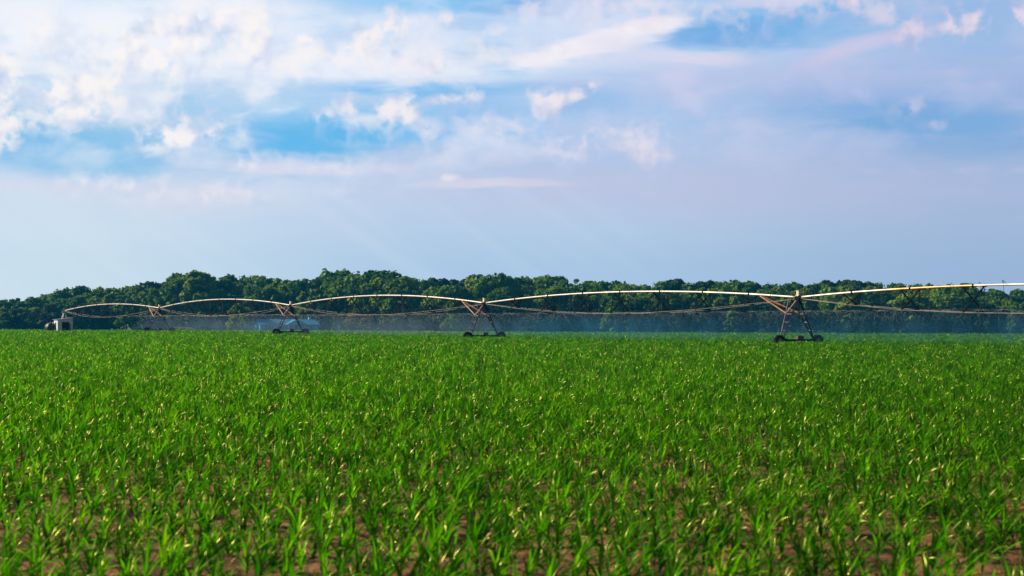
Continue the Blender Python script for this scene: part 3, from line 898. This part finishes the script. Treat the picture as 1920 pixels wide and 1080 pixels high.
SPRAY_LABEL = {1: 'faint spray of water drops beside the tower nearest the white shed', 2: 'misty spray under the long arch ending at the tower before the blue house',
               3: 'grey brown misty spray drifting right of the blue house under the pipe', 4: 'wide blue misty spray left of the nearest tower under the longest whole arch',
               5: 'misty spray under the rusty orange pipe right of the nearest tower'}
def make_spray(k):
    y0 = -(k - 1) * SP
    qa, qb = (0.80, 1.0) if k == 1 else (0.0, 1.0)
    sec = []
    nst = 26
    vs = []; fs = []
    prof = [(-0.3, 3.3), (1.2, 3.3), (4.2, 3.05), (6.4, 2.2), (8.2, 0.9), (8.8, 0.15), (-2.0, 0.15), (-1.9, 0.9), (-1.6, 2.2), (-1.0, 3.05)]
    m = len(prof)
    ra = random.Random(k)
    a, b = y0 - qa * SP - 0.3, y0 - qb * SP + 0.3
    for i in range(nst + 1):
        t = i / nst
        for x, z in prof:
            vs.append((x + ra.uniform(-.2, .2), a + (b - a) * t, z + (0 if z > 3.2 else ra.uniform(-.12, .12)) + GZ[k] * .5))
    for i in range(nst):
        for j in range(m):
            j2 = (j + 1) % m
            fs.append((i * m + j, i * m + j2, (i + 1) * m + j2, (i + 1) * m + j))
    fs.append(tuple(range(m))[::-1]); fs.append(tuple(nst * m + j for j in range(m)))
    mb = MB(); mb.add(vs, fs)
    o = mb.build('spray_mist', m_spray if k > 3 else m_spray_pale, None, (PIV.x, PIV.y, 0), MROT)
    bm = bmesh.new(); bm.from_mesh(o.data); bmesh.ops.recalc_face_normals(bm, faces=bm.faces); bm.to_mesh(o.data); bm.free()
    tag(o, SPRAY_LABEL[k], 'spray', kind='stuff')
    # streams of drops thrown off every sprinkler head
    V = []; Fq = []
    rr = random.Random(50 + k)
    for i in range(20):
        q = (i + 0.7) / 20
        if q < qa or q > 0.985: continue
        zb = 3.08
        sx = 0.22 if i % 2 else -0.22
        for j in range(60):
            az = rr.uniform(0, 2 * math.pi); v0 = rr.uniform(2.5, 7.0); el = math.radians(rr.uniform(-4, 12))
            vx, vy, vz = v0 * math.cos(el) * math.cos(az), v0 * math.cos(el) * math.sin(az), v0 * math.sin(el)
            pr = None
            t0 = rr.choice([0.0, 0.0, 0.1, 0.2, 0.35]); t1 = t0 + rr.uniform(0.12, 0.40)
            wdt = rr.uniform(0.0012, 0.003)
            nseg = 6
            base = len(V)
            for s in range(nseg + 1):
                t = t0 + (t1 - t0) * s / nseg
                dr = (1 - math.exp(-1.1 * t)) / 1.1
                x = sx + vx * dr + 1.6 * t * t; yv = y0 - q * SP + vy * dr - 0.5 * t * t; z = zb + vz * dr - 3.6 * t * t
                z = max(z, 0.3)
                wv = wdt * (1.3 - 0.9 * s / nseg)
                V += [(x, yv, z - wv), (x, yv, z + wv), (x + wv, yv - wv, z)]
                if s:
                    c = base + 3 * s
                    Fq += [(c - 3, c - 2, c + 1, c), (c - 2, c - 1, c + 2, c + 1), (c - 1, c - 3, c, c + 2)]
    o2 = obj('sprinkler_jets', np_mesh('sprinkler_jets', np.array(V), np.array(Fq), m_jet), None, (PIV.x, PIV.y, GZ[k] * .5), MROT)
    tag(o2, SPRAY_LABEL[k].replace('misty spray', 'thin streams of drops').replace('faint spray of water drops', 'few thin streams of drops'), 'water streams', kind='stuff')
for k in range(1, 6): make_spray(k)

# ------------------------------------------------------------------ shed, tank, pipes by the pivot
m_white = pmat('white_siding', (0.50, 0.58, 0.66), 0.55, 0, 0.12, 2.0)
m_roofm = pmat('shed_roof_metal', (0.30, 0.30, 0.30), 0.45, 0.4, 0.3, 2.0)
m_black = pmat('dark_opening_black', (0.02, 0.02, 0.022), 0.5, 0, 0.3, 4)
def make_shed():
    a = math.radians(32)
    x, y = -84.75, 302.3
    r = empty('pump_shed', (x, y, hzf(x, y)), a)
    tag(r, 'small white metal pump shed with slanting roof and wide dark doorway under the pivot pole', 'shed')
    W, Dp, H0, H1 = 2.86, 2.5, 2.55, 2.85
    def rib_wall(x0, x1, z0, z1a, z1b, yy):
        """corrugated front pieces, top edge slanting"""
        mb = MB(); n = max(2, int((x1 - x0) / 0.12))
        for i in range(n):
            xa = x0 + (x1 - x0) * i / n; xb = x0 + (x1 - x0) * (i + 1) / n
            za = z1a + (z1b - z1a) * i / n; zb = z1a + (z1b - z1a) * (i + 1) / n
            d = 0.018 if i % 2 else 0.0
            mb.add([(xa, yy - d, z0), (xb, yy - d, z0), (xb, yy - d, zb), (xa, yy - d, za), (xa, yy + 0.06, z0), (xb, yy + 0.06, z0), (xb, yy + 0.06, zb), (xa, yy + 0.06, za)],
                   [(0, 1, 2, 3), (5, 4, 7, 6), (4, 0, 3, 7), (1, 5, 6, 2), (3, 2, 6, 7), (4, 5, 1, 0)])
        return mb
    def zt(xx): return H0 + (H1 - H0) * (xx + W / 2) / W
    L, Rr = -W / 2, W / 2
    d0, d1, dh = L + 0.78, L + 2.42, 2.12
    m = rib_wall(L, d0, 0, zt(L), zt(d0), -Dp / 2)
    for part in (rib_wall(d1, Rr, 0, zt(d1), zt(Rr), -Dp / 2), rib_wall(d0 + .002, d1 - .002, dh, zt(d0), zt(d1), -Dp / 2 + .004)):
        m.add(part.v, part.f)
    m.build('front_wall', m_white, r)
    s = MB()
    s.box((L + 0.03, -0.75, H0 / 2), (0.06, 0.85, H0)); s.box((L + 0.03, 0.80, H0 / 2), (0.06, 0.85, H0)); s.box((L + 0.03, 0.025, 0.35), (0.06, 0.69, 0.7)); s.box((L + 0.03, 0.025, H0 - .25), (0.06, 0.69, 0.5))
    s.build('side_wall', m_white, r)
    s = MB(); s.box((Rr - 0.03, 0.03, H1 / 2), (0.06, Dp - .1, H1)); s.build('side_wall', m_white, r)
    s = MB(); s.box((0, Dp / 2 - .0, H0 / 2), (W - .14, 0.06, H0)); s.build('back_wall', m_black, r)  # black colour stands in for the shade inside the doorway
    ang = math.atan2(H1 - H0, W)
    rf = MB(); rf.box((-0.06, 0, (H0 + H1) / 2 + 0.05), (W / math.cos(ang) + 0.42, Dp + 0.3, 0.06), 0, Matrix.Rotation(-ang, 3, 'Y'))
    rf.build('roof', m_roofm, r)
    wn = MB(); wn.box((L - 0.02, 0.025, 1.38), (0.05, 0.66, 1.34)); wn.build('window', m_black, r)
    q = MB(); q.box((-0.35, 0.5, 0.6), (0.5, 0.8, 1.1)); q.lathe([(0, -0.3), (0.22, -0.3), (0.24, 0.3), (0, 0.32)], (0.25, 0.2, 0.7), 'x', 10); q.build('pump', m_hub, r)
make_shed()

def make_tank():
    a = math.radians(30)
    x, y = -87.35, 302.8
    r = empty('fuel_tank', (x, y, hzf(x, y)), a)
    tag(r, 'round dark fuel tank lying on a stand left of the white shed', 'tank')
    t = MB()
    t.lathe([(0.0, -1.32), (0.35, -1.28), (0.65, -1.16), (0.80, -0.98), (0.82, -0.9), (0.82, 0.9), (0.80, 0.98), (0.65, 1.16), (0.35, 1.28), (0.0, 1.32)], (0, 0, 1.15), 'y', 28)
    t.build('tank_shell', pmat('dark_tank_paint', (0.030, 0.028, 0.034), 0.4, 0.1, 0.3, 2.0), r, smooth=True)
    for yy in (-0.7, 0.7):
        l = MB(); l.box((0, yy, 0.25), (1.3, 0.12, 0.5)); l.build('stand', m_dark, r)
    c = MB(); c.lathe([(0.0, 0.16), (0.10, 0.16), (0.10, -0.05)], (0, -0.4, 1.98), 'z', 10); c.build('filler_cap', m_hub, r)
make_tank()

def make_riser_rack():
    x, y = -86.15, 302.2
    r = empty('pipe_rack', (x, y, hzf(x, y)), math.radians(32))
    tag(r, 'thin slanting pipes leaning between the dark tank and white shed', 'pipe rack')
    for i, dx in enumerate((-0.30, -0.05, 0.2)):
        p = MB(); p.tube([(dx - 0.25, -0.3, 0), (dx + 0.35, 0.1, 1.9 - 0.2 * i)], 0.045, 6); p.build('leaning_pipe', m_galv, r)
    p = MB(); p.tube([(-0.45, -0.15, 0.95), (0.45, -0.05, 1.15)], 0.035, 6); p.build('cross_pipe', m_rust, r)
    p = MB(); p.lathe([(0.0, -0.10), (0.16, -0.10), (0.16, 0.10), (0.0, 0.10)], (-0.5, -0.1, 1.95), 'x', 10); p.tube([(-0.5, -0.1, 0), (-0.5, -0.1, 1.9)], 0.03, 6); p.build('lamp_post', m_galv, r)
make_riser_rack()

# ------------------------------------------------------------------ the house beyond the field, haze and shade put into its blue
m_bluewall = pmat('haze_blue_siding', (0.010, 0.34, 0.64), 0.6, 0, 0.12, 0.6)
m_blueroof = pmat('haze_blue_shingles', (0.006, 0.19, 0.42), 0.8, 0, 0.25, 1.5)
m_trim = pmat('haze_blue_trim', (0.10, 0.52, 0.80), 0.6, 0, 0.1, 1.0)
m_glass = pmat('dark_glass', (0.03, 0.06, 0.09), 0.15, 0, 0.2, 1.0)
m_shut = pmat('dark_blue_shutter', (0.03, 0.10, 0.18), 0.6, 0, 0.2, 1.0)
def make_house():
    D = 525.0
    X = (536 - 960) / F * D
    r = empty('ranch_house', (X, D, hzf(X, D)), math.radians(24))
    tag(r, 'low ranch house coloured haze blue, with a columned porch seen through the spray beyond the field', 'house')
    W, Dp, E, Rg = 19.6, 8.4, 2.75, 4.35
    L, R = -W / 2, W / 2; y0, y1 = -Dp / 2, Dp / 2
    w = MB()
    w.add([(L, y0, 0), (R, y0, 0), (R, y1, 0), (L, y1, 0), (L, y0, E), (R, y0, E), (R, y1, E), (L, y1, E), (L, 0, Rg - .12), (R, 0, Rg - .12)],
          [(0, 1, 5, 4), (2, 3, 7, 6), (3, 0, 4, 8, 7), (1, 2, 6, 9, 5)])
    w.build('wall', m_bluewall, r)
    ov = 0.45
    rf = MB()
    sl = (Rg - E) / (Dp / 2)
    for s in (-1, 1):
        rf.add([(L - ov, s * (Dp / 2 + ov), E - ov * sl), (R + ov, s * (Dp / 2 + ov), E - ov * sl), (R + ov, 0, Rg), (L - ov, 0, Rg),
                (L - ov, s * (Dp / 2 + ov), E - ov * sl + .14), (R + ov, s * (Dp / 2 + ov), E - ov * sl + .14), (R + ov, 0, Rg + .14), (L - ov, 0, Rg + .14)],
               [(0, 1, 2, 3), (7, 6, 5, 4), (0, 4, 5, 1), (0, 3, 7, 4), (1, 5, 6, 2)])
    roof = rf.build('roof', m_blueroof, r)
    # porch
    px0, px1, pd = -0.9, 4.7, 1.9
    pf = y0 - pd
    p = MB()
    p.add([(px0 - .3, pf - .2, E), (px1 + .3, pf - .2, E), ((px0 + px1) / 2, pf - .2, E + 1.35), (px0 - .3, pf + .1, E), (px1 + .3, pf + .1, E), ((px0 + px1) / 2, pf + .1, E + 1.35)],
          [(0, 1, 2), (5, 4, 3), (0, 3, 4, 1)])
    ped = p.build('porch_gable', m_trim, r)
    p = MB()
    cxm = (px0 + px1) / 2
    for s, ex in ((-1, px0 - .45), (1, px1 + .45)):
        a0 = (ex, pf - .35, E - .06); a1 = (cxm, pf - .35, E + 1.50); b0 = (ex, y0 + 2.6, E - .06); b1 = (cxm, y0 + 3.6, E + 1.50)
        p.add([a0, a1, b1, b0] + [(q[0], q[1], q[2] + .12) for q in (a0, a1, b1, b0)], [(0, 1, 2, 3), (7, 6, 5, 4), (0, 4, 5, 1), (1, 5, 6, 2), (2, 6, 7, 3), (3, 7, 4, 0)])
    p.build('porch_roof', m_blueroof, r)
    p = MB(); p.box((cxm, y0 - pd / 2 + .0, 0.15), (px1 - px0 + .3, pd, 0.3)); p.build('porch_floor', m_trim, r)
    for i in range(4):
        xx = px0 + 0.1 + i * (px1 - px0 - 0.2) / 3
        c = MB(); c.tube([(xx, pf + .1, 0.3), (xx, pf + .1, E)], 0.11, 8); c.box((xx, pf + .1, E - .07), (.36, .3, .13)); c.box((xx, pf + .1, .36), (.36, .36, .12)); c.build('column', m_trim, r)
    d = MB(); d.box((cxm, y0 - .03, 1.32), (1.0, .08, 2.05)); d.build('front_door', m_shut, r)
    for xx in (px0 + 1.0, px1 - 1.0, L + 3.2, L + 6.6, R - 2.5):
        f = MB(); f.box((xx, y0 - .04, 1.55), (1.25, .08, 1.45)); fr = f.build('window', m_trim, r)
        f = MB(); f.box((xx, y0 - .085, 1.55), (1.05, .03, 1.25)); f.build('pane', m_glass, fr)
        if not px0 < xx < px1:
            for s in (-1, 1):
                h = MB(); h.box((xx + s * .92, y0 - .04, 1.55), (.5, .07, 1.5)); h.build('shutter', m_shut, r)
    f = MB(); f.box((L - .04, -1.2, 1.55), (.08, 1.1, 1.4)); fr = f.build('window', m_trim, r)
    f = MB(); f.box((L - .085, -1.2, 1.55), (.03, .92, 1.2)); f.build('pane', m_glass, fr)
    g = MB(); g.box((L - .06, 0, Rg - .6), (.06, .5, .6)); g.build('gable_vent', m_shut, r)
    c = MB(); c.box((R - 1.6, 0.6, Rg + .25), (.7, .6, 1.0)); c.box((R - 1.6, 0.6, Rg + .78), (.82, .72, .12)); c.build('chimney', m_trim, roof)
make_house()

m_post = pmat('white_post', (0.7, 0.7, 0.68), 0.6, 0, 0.1, 3)
for px_, lab, hh in ((610.5, 'short white marker post just right of the blue house', 1.0), (622, 'white marker post between the short post and the tallest post', 1.3), (635.5, 'tallest white marker post at the field edge, right of the blue house', 1.9)):
    D = 352.0; X = (px_ - 960) / F * D
    p = MB(); p.box((0, 0, hh / 2), (.16, .16, hh)); p.box((0, 0, hh + .04), (.26, .26, .08)); p.box((0, -.1, hh * .8), (.3, .03, .3))
    o = p.build('marker_post', m_post, None, (X, D, hzf(X, D)))
    tag(o, lab, 'post')

# ------------------------------------------------------------------ woods
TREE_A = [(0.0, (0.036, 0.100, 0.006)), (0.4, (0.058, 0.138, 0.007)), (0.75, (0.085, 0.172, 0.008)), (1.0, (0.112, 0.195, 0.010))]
TREE_Y = [(0.0, (0.085, 0.170, 0.008)), (0.5, (0.108, 0.200, 0.009)), (1.0, (0.135, 0.220, 0.010))]
TREE_SHADED = [(0.0, (0.010, 0.030, 0.006)), (1.0, (0.018, 0.046, 0.008))]  # shade at the wood's foot put into the leaf colour
TREE_P = [(0.0, (0.014, 0.040, 0.014)), (1.0, (0.026, 0.058, 0.018))]
TREE_B = [(0.0, (0.085, 0.090, 0.030)), (1.0, (0.110, 0.105, 0.035))]
TM = {'A': leaf_mat('broadleaf', TREE_A, 0.28, (1.5, 1.4, 0.5), 0.6, 0.12), 'Y': leaf_mat('pale_broadleaf', TREE_Y, 0.32, (1.5, 1.4, 0.5), 0.6, 0.12),
      'P': leaf_mat('pine_needles', TREE_P, 0.2, (1.3, 1.3, 0.6), 0.6, 0.1), 'B': leaf_mat('olive_brown_foliage', TREE_B, 0.3, (1.2, 1.2, 0.6), 0.6, 0.1)}
TM['D'] = leaf_mat('shade_painted_foliage', TREE_SHADED, 0.2, (1.3, 1.3, 0.6), 0.6, 0.08)
m_bark = pmat('bark', (0.07, 0.055, 0.042), 0.9, 0, 0.4, 3)

def crown_mesh(seed, shape, mat, ncard=3800, card=(0.20, 0.46)):
    """leaf clumps over lobes; unit tree is 10 m high, about 8 m wide"""
    r = np.random.default_rng(seed)
    lobes = []
    nl = {'round': 42, 'tall': 38, 'cone': 32, 'low': 42, 'pine': 20, 'ragged': 34}[shape]
    for i in range(nl):
        a = r.uniform(0, 2 * math.pi)
        if shape == 'round': z = r.uniform(2.2, 9.0); R = 3.5 * math.sqrt(max(0.05, 1 - ((z - 5.2) / 4.6) ** 2)); s = r.uniform(1.0, 1.75)
        elif shape == 'tall': z = r.uniform(1.6, 9.2); R = 2.4 * math.sqrt(max(0.05, 1 - ((z - 5.2) / 4.9) ** 2)); s = r.uniform(0.8, 1.4)
        elif shape == 'cone': z = r.uniform(0.8, 9.4); R = 2.9 * (1 - (z / 10.2)) ** 0.75; s = 0.55 + 0.9 * (1 - z / 10) * r.uniform(0.8, 1.2)
        elif shape == 'low': z = r.uniform(0.5, 8.8); R = 4.0 * math.sqrt(max(0.05, 1 - (z / 9.8) ** 2)); s = r.uniform(1.0, 1.7)
        elif shape == 'pine': z = r.uniform(5.6, 9.4); R = 2.6 * math.sqrt(max(0.08, 1 - ((z - 7.3) / 2.6) ** 2)); s = r.uniform(0.8, 1.25)
        else: z = r.uniform(2.5, 9.3); R = 3.2 * math.sqrt(max(0.05, 1 - ((z - 5.6) / 4.6) ** 2)) * r.uniform(.6, 1.2); s = r.uniform(0.6, 1.2)
        rad = R * math.sqrt(r.uniform(0.25, 1.0))
        lobes.append((math.cos(a) * rad, math.sin(a) * rad, z, s))
    lb = np.array(lobes); lb[:, 3] *= r.uniform(0.5, 0.95, len(lb))
    per = lb[:, 3] ** 2; per = (per / per.sum() * ncard).astype(int)
    cen = np.repeat(lb[:, :3], per, 0); rad = np.repeat(lb[:, 3], per)
    n = len(cen)
    dv = r.normal(size=(n, 3)); dv[:, 2] += 0.25; dv /= np.linalg.norm(dv, axis=1)[:, None]
    rr = rad * r.uniform(0.55, 1.08, n) * (1 + 0.25 * np.sin(dv[:, 0] * 7 + cen[:, 2] * 3) * np.sin(dv[:, 1] * 6 + cen[:, 0]))
    c = cen + dv * rr[:, None] * np.array([1, 1, 0.82])
    nrm = dv + r.normal(size=(n, 3)) * 0.55; nrm /= np.linalg.norm(nrm, axis=1)[:, None]
    t = np.cross(nrm, r.normal(size=(n, 3))); t /= np.linalg.norm(t, axis=1)[:, None]
    b = np.cross(nrm, t)
    sz = r.uniform(card[0], card[1], n)
    el = r.uniform(0.55, 1.0, n)
    ang = np.array([0, 1.1, 2.2, 3.3, 4.4, 5.4])
    k = len(ang)
    V = np.empty((n, k, 3))
    for i, a in enumerate(ang):
        q = r.uniform(0.6, 1.15, n) * sz
        V[:, i] = c + t * (np.cos(a) * q)[:, None] + b * (np.sin(a) * q * el)[:, None] + nrm * (r.uniform(-0.12, 0.12, n) * sz)[:, None]
    V = V.reshape(-1, 3)
    zmax = V[:, 2].max()
    V[:, 2] *= 10.0 / zmax
    f = np.arange(n * k).reshape(n, k)
    return np_mesh('crown', V, f, TM[mat])

def trunk_mesh(seed, shape):
    r = random.Random(seed)
    m = MB()
    h = 8.2 if shape in ('tall', 'cone', 'pine') else 6.8
    pts = [(r.uniform(-.12, .12) * i, r.uniform(-.12, .12) * i, -0.4 + (h + .4) * i / 5) for i in range(6)]
    m.tube(pts, [0.30, 0.24, 0.20, 0.15, 0.10, 0.05], 7)
    for i in range(7):
        a = r.uniform(0, 6.28); z = r.uniform(2.2, 6.5) if shape != 'pine' else r.uniform(5.2, 7.5)
        L = r.uniform(1.4, 2.6)
        m.tube([(0, 0, z), (math.cos(a) * L * .5, math.sin(a) * L * .5, z + .5), (math.cos(a) * L, math.sin(a) * L, z + 1.3)], [0.10, 0.06, 0.02], 5)
    return m.mesh('trunk', m_bark)

KIND = {}
for nm, shape, mat, seeds in (('round', 'round', 'A', (1, 2, 3)), ('tall', 'tall', 'A', (4, 5, 6)), ('pale', 'cone', 'Y', (7, 8, 9)), ('low', 'low', 'A', (10, 11, 12)),
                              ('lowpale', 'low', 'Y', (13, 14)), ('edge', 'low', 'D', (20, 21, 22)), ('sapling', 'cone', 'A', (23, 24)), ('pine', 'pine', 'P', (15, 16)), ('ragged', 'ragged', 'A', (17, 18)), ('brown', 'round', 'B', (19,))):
    KIND[nm] = [(crown_mesh(s, shape, mat), trunk_mesh(s, shape)) for s in seeds]
WORD = {'round': 'round broadleaf tree', 'tall': 'narrow tall tree', 'pale': 'pointed light green tree', 'low': 'bushy dark green tree', 'lowpale': 'bushy light green tree',
        'pine': 'dark flat-topped pine', 'ragged': 'open ragged tree', 'brown': 'olive brown tree', 'edge': 'bushy tree painted dark for shade', 'sapling': 'pointed mid green tree'}

SKY = [(-60, 566), (-25, 563), (0, 562), (18, 560), (37, 558), (58, 556), (77, 551), (98, 549), (120, 544), (137, 538), (152, 535), (172, 539), (195, 536), (214, 539), (232, 536), (250, 535), (268, 532), (284, 527),
       (307, 526), (325, 517), (345, 510), (375, 504), (394, 515), (410, 526), (432, 512), (450, 515), (467, 516), (482, 520), (497, 520), (517, 522), (537, 521), (562, 525), (577, 523), (592, 521), (612, 516),
       (630, 502), (646, 514), (662, 512), (681, 515), (700, 505), (720, 505), (736, 515), (752, 516), (766, 522), (782, 525), (800, 523), (817, 519), (842, 520), (865, 520), (890, 526), (903, 514),
       (928, 511), (950, 520), (965, 519), (985, 518), (1007, 514), (1024, 517), (1050, 517), (1068, 522), (1090, 531), (1107, 528), (1124, 526), (1147, 525), (1175, 530), (1197, 532), (1216, 534), (1250, 526),
       (1270, 521), (1292, 529), (1316, 524), (1342, 530), (1358, 527), (1373, 524), (1392, 525), (1412, 525), (1436, 532), (1454, 529), (1478, 530), (1502, 527), (1528, 529), (1548, 528), (1566, 524), (1590, 522),
       (1608, 530), (1624, 525), (1641, 526), (1666, 529), (1682, 529), (1700, 531), (1718, 531), (1734, 530), (1752, 534), (1768, 535), (1790, 531), (1808, 536), (1826, 530), (1850, 540), (1872, 543), (1897, 540), (1916, 548), (1945, 540), (1980, 538)]
PINES = {(1270, 521), (1566, 524), (1590, 522), (817, 519), (842, 520), (865, 520), (1316, 524), (307, 526), (284, 527), (1624, 525), (410, 526)}
def front_d(px):
    return float(np.interp(px, [-300, 0, 300, 480, 700, 960, 1400, 1920, 2200], [600, 592, 586, 574, 548, 522, 492, 470, 460]))
def sky_y(px):
    return float(np.interp(px, [s[0] for s in SKY], [s[1] for s in SKY]))

trees = []
def tree(px, py, D, kind, row, wide=1.0, rnd=None):
    X = (px - 960) / F * D
    zg = hzf(X, D)
    h = CAMZ + (HOR - py) / F * D - zg
    if h < 2: return
    r = empty('tree', (X, D, zg), rnd.uniform(0, 6.28))
    s = h / 10.0
    r.scale = (s * wide, s * wide, s)
    cm, tm = rnd.choice(KIND[kind])
    obj('crown', cm, r); obj('trunk', tm, r)
    trees.append([r, px, py, kind, row])

rt = random.Random(21)
for px, py in SKY:                                                # skyline trees
    k = 'pine' if (px, py) in PINES else rt.choice(['round', 'round', 'tall', 'ragged', 'tall', 'low'])
    back = 75 if not 322 <= px <= 400 else 22
    if 560 < px < 780 or 895 < px < 960: back = 38
    tree(px, py, front_d(px) + back + rt.uniform(-12, 14), k, 'skyline', rt.uniform(1.0, 1.25) if k != 'tall' else 1.05, rt)
x = -60.0
while x < 1990:                                                   # middle row
    sy = sky_y(x)
    k = rt.choice(['round', 'pale', 'tall', 'low', 'lowpale', 'round', 'pale', 'ragged']) if x > 380 else rt.choice(['pale', 'sapling', 'pale', 'lowpale', 'tall'])
    tree(x, sy + rt.uniform(9, 24), front_d(x) + rt.uniform(22, 40), k, 'middle', rt.uniform(0.95, 1.3), rt)
    x += rt.uniform(16, 26)
x = -60.0
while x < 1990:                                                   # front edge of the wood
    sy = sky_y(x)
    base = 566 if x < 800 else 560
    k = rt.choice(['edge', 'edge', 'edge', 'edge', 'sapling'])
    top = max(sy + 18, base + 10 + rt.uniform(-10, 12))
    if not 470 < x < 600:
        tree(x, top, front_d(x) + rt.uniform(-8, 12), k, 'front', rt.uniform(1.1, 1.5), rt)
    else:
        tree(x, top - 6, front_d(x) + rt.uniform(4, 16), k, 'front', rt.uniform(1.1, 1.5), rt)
    x += rt.uniform(24, 36)
tree(452, 568, 523, 'low', 'front', 1.1, rt)
tree(664, 583, 470, 'brown', 'brown', 1.15, rt)
tree(690, 594, 462, 'brown', 'brown', 1.2, rt)
tree(724, 598, 468, 'brown', 'brown', 0.9, rt)

# labels: each tree by its look, row and place among landmarks
MARK = [(127, 'the white shed'), (297, 'the tower nearest the shed'), (545, 'the blue house'), (908, 'the middle tower'), (1500, 'the nearest tower')]
ORD = ['first', 'second', 'third', 'fourth', 'fifth', 'sixth', 'seventh', 'eighth', 'ninth', 'tenth', 'eleventh', 'twelfth', 'thirteenth', 'fourteenth', 'fifteenth', 'sixteenth', 'seventeenth', 'eighteenth']
ROWT = {'skyline': 'on the skyline', 'middle': 'inside the wood', 'front': 'at the wood edge'}
for row in ROWT:
    L = sorted([t for t in trees if t[4] == row], key=lambda t: t[1])
    for t in L:
        same = [q for q in L if q[3] == t[3]]
        best = None
        for mx_, mn in MARK:
            side = 'right' if t[1] >= mx_ else 'left'
            between = [q for q in same if (mx_ <= q[1] < t[1] if side == 'right' else t[1] < q[1] < mx_)]
            if best is None or len(between) < best[0]: best = (len(between), side, mn)
        n, side, mn = best
        tag(t[0], '%s %s, %s %s of %s' % (WORD[t[3]], ROWT[row], ORD[min(n, 17)], side, mn), 'tree', 'trees of the wood ' + ('on the skyline' if row == 'skyline' else 'in the middle' if row == 'middle' else 'along its front edge'))
for t, lab in zip([t for t in trees if t[4] == 'brown'], ('largest olive brown tree standing before the wood right of the blue house', 'middle olive brown tree before the wood, lower than its left neighbour', 'smallest olive brown tree before the wood, rightmost of three')):
    tag(t[0], lab, 'tree', 'olive brown trees before the wood')

def make_snag():
    D = 520.0; px, py = 1229, 528
    X = (px - 960) / F * D; zg = hzf(X, D)
    h = CAMZ + (HOR - py) / F * D - zg
    r = empty('bare_tree', (X, D, zg))
    tag(r, 'bare dead treetop with sideways branch poking above the skyline left of the nearest tower', 'dead tree')
    m = MB(); m.tube([(0, 0, 0), (0.2, 0, h * .5), (-.3, 0, h * .8), (-.2, 0, h)], [.3, .22, .13, .05], 6); m.build('trunk', m_bark, r)
    m = MB(); m.tube([(-.25, 0, h * .93), (.5, 0, h * .97), (1.5, 0, h * .985)], [.10, .12, .05], 5); m.tube([(.2, 0, h * .95), (.7, .2, h * 1.0)], [.06, .02], 5); m.build('branch', m_bark, r)
    m = MB(); m.tube([(-.3, 0, h * .82), (-.9, 0, h * .9), (-1.2, 0, h * .97)], [.09, .06, .02], 5); m.build('branch', m_bark, r)
make_snag()

# woodland behind and at either side, one mass
def make_woodland():
    rg = np.random.default_rng(33)
    pts = []; vid_ = []; rot = []; scl = []
    src = []
    names = ['round', 'tall', 'low', 'ragged']
    seen = {}
    for t in trees:
        cr = [c for c in t[0].children if c.data.name.startswith('crown')]
        for c in cr:
            if t[3] in names and c.data.name not in seen: seen[c.data.name] = (c,)
    src = list(seen.values())
    def put(px, D, frac):
        X = (px - 960) / F * D; zg = hzf(X, D)
        py = sky_y(min(max(px, -60), 1980))
        h = (CAMZ + (HOR - py) / F * D - zg) * frac
        pts.append((X, D, zg)); vid_.append(rg.integers(0, len(src))); rot.append((0, 0, rg.uniform(0, 6.28)))
        s = h / 10; w = s * rg.uniform(1.0, 1.25); scl.append((w, w, s))
    for px in np.arange(-70, 1990, 26):
        put(px + rg.uniform(-8, 8), front_d(px) + rg.uniform(105, 150), 0.86)
    for side in (-1, 1):
        for i in range(70):
            px = (-75 - rg.uniform(0, 900)) if side < 0 else (1995 + rg.uniform(0, 1000))
            dist = front_d(px) + rg.uniform(0, 110) + (0.25 * (-px) if side < 0 else 0)
            put(px, dist, rg.uniform(0.75, 1.05))
    o = scatter('woodland', np.array(pts), {'vid': ('INT', np.array(vid_, np.int32)), 'rot': ('FLOAT_VECTOR', np.array(rot, np.float32)), 'scl': ('FLOAT_VECTOR', np.array(scl, np.float32))}, src)
    tag(o, 'deeper green wood massed behind the trees of the skyline', 'wood', kind='stuff')
make_woodland()

# dry grass strip at the far field edge
def make_dry_grass():
    rg = np.random.default_rng(4)
    V = []; Fq = []
    for i in range(900):
        px = rg.normal(341, 7); D = 335 + rg.uniform(-3, 3)
        X = (px - 960) / F * D; z = hzf(X, D); h = rg.uniform(.6, 1.15); w = .07
        b = len(V); V += [(X - w, D, z), (X + w, D, z), (X + w * .4 + rg.uniform(-.2, .3), D + .1, z + h), (X - w * .4 + rg.uniform(-.1, .1), D + .1, z + h * .95)]
        Fq.append((b, b + 1, b + 2, b + 3))
    m = leaf_mat('dry_grass', [(0, (0.30, 0.30, 0.13)), (1, (0.38, 0.34, 0.18))], 0.3, (1, 1, 1), 0.7, 0.2)
    tag(obj('dry_grass', np_mesh('dry_grass', np.array(V), np.array(Fq), m)), 'pale dry grass clump at the far field edge right of the tower nearest the shed', 'grass', kind='stuff')
make_dry_grass()

# ------------------------------------------------------------------ haze
def make_haze():
    m, T = new_mat('air_haze')
    p = T.n('ShaderNodeVolumePrincipled')
    p.inputs['Color'].default_value = (0.02, 0.38, 0.85, 1)
    p.inputs['Density'].default_value = HAZE
    p.inputs['Anisotropy'].default_value = 0.0
    o = T.n('ShaderNodeOutputMaterial'); T.link(p.outputs[0], o.inputs['Volume'])
    b = MB()
    b.box((0, 370, 17.0), (1900, 960, 40.0))
    o = b.build('haze', m)
    tag(o, kind='stuff', label='thin blue haze in the air over the field and woods', cat='haze')
HAZE = 0.00014
make_haze()
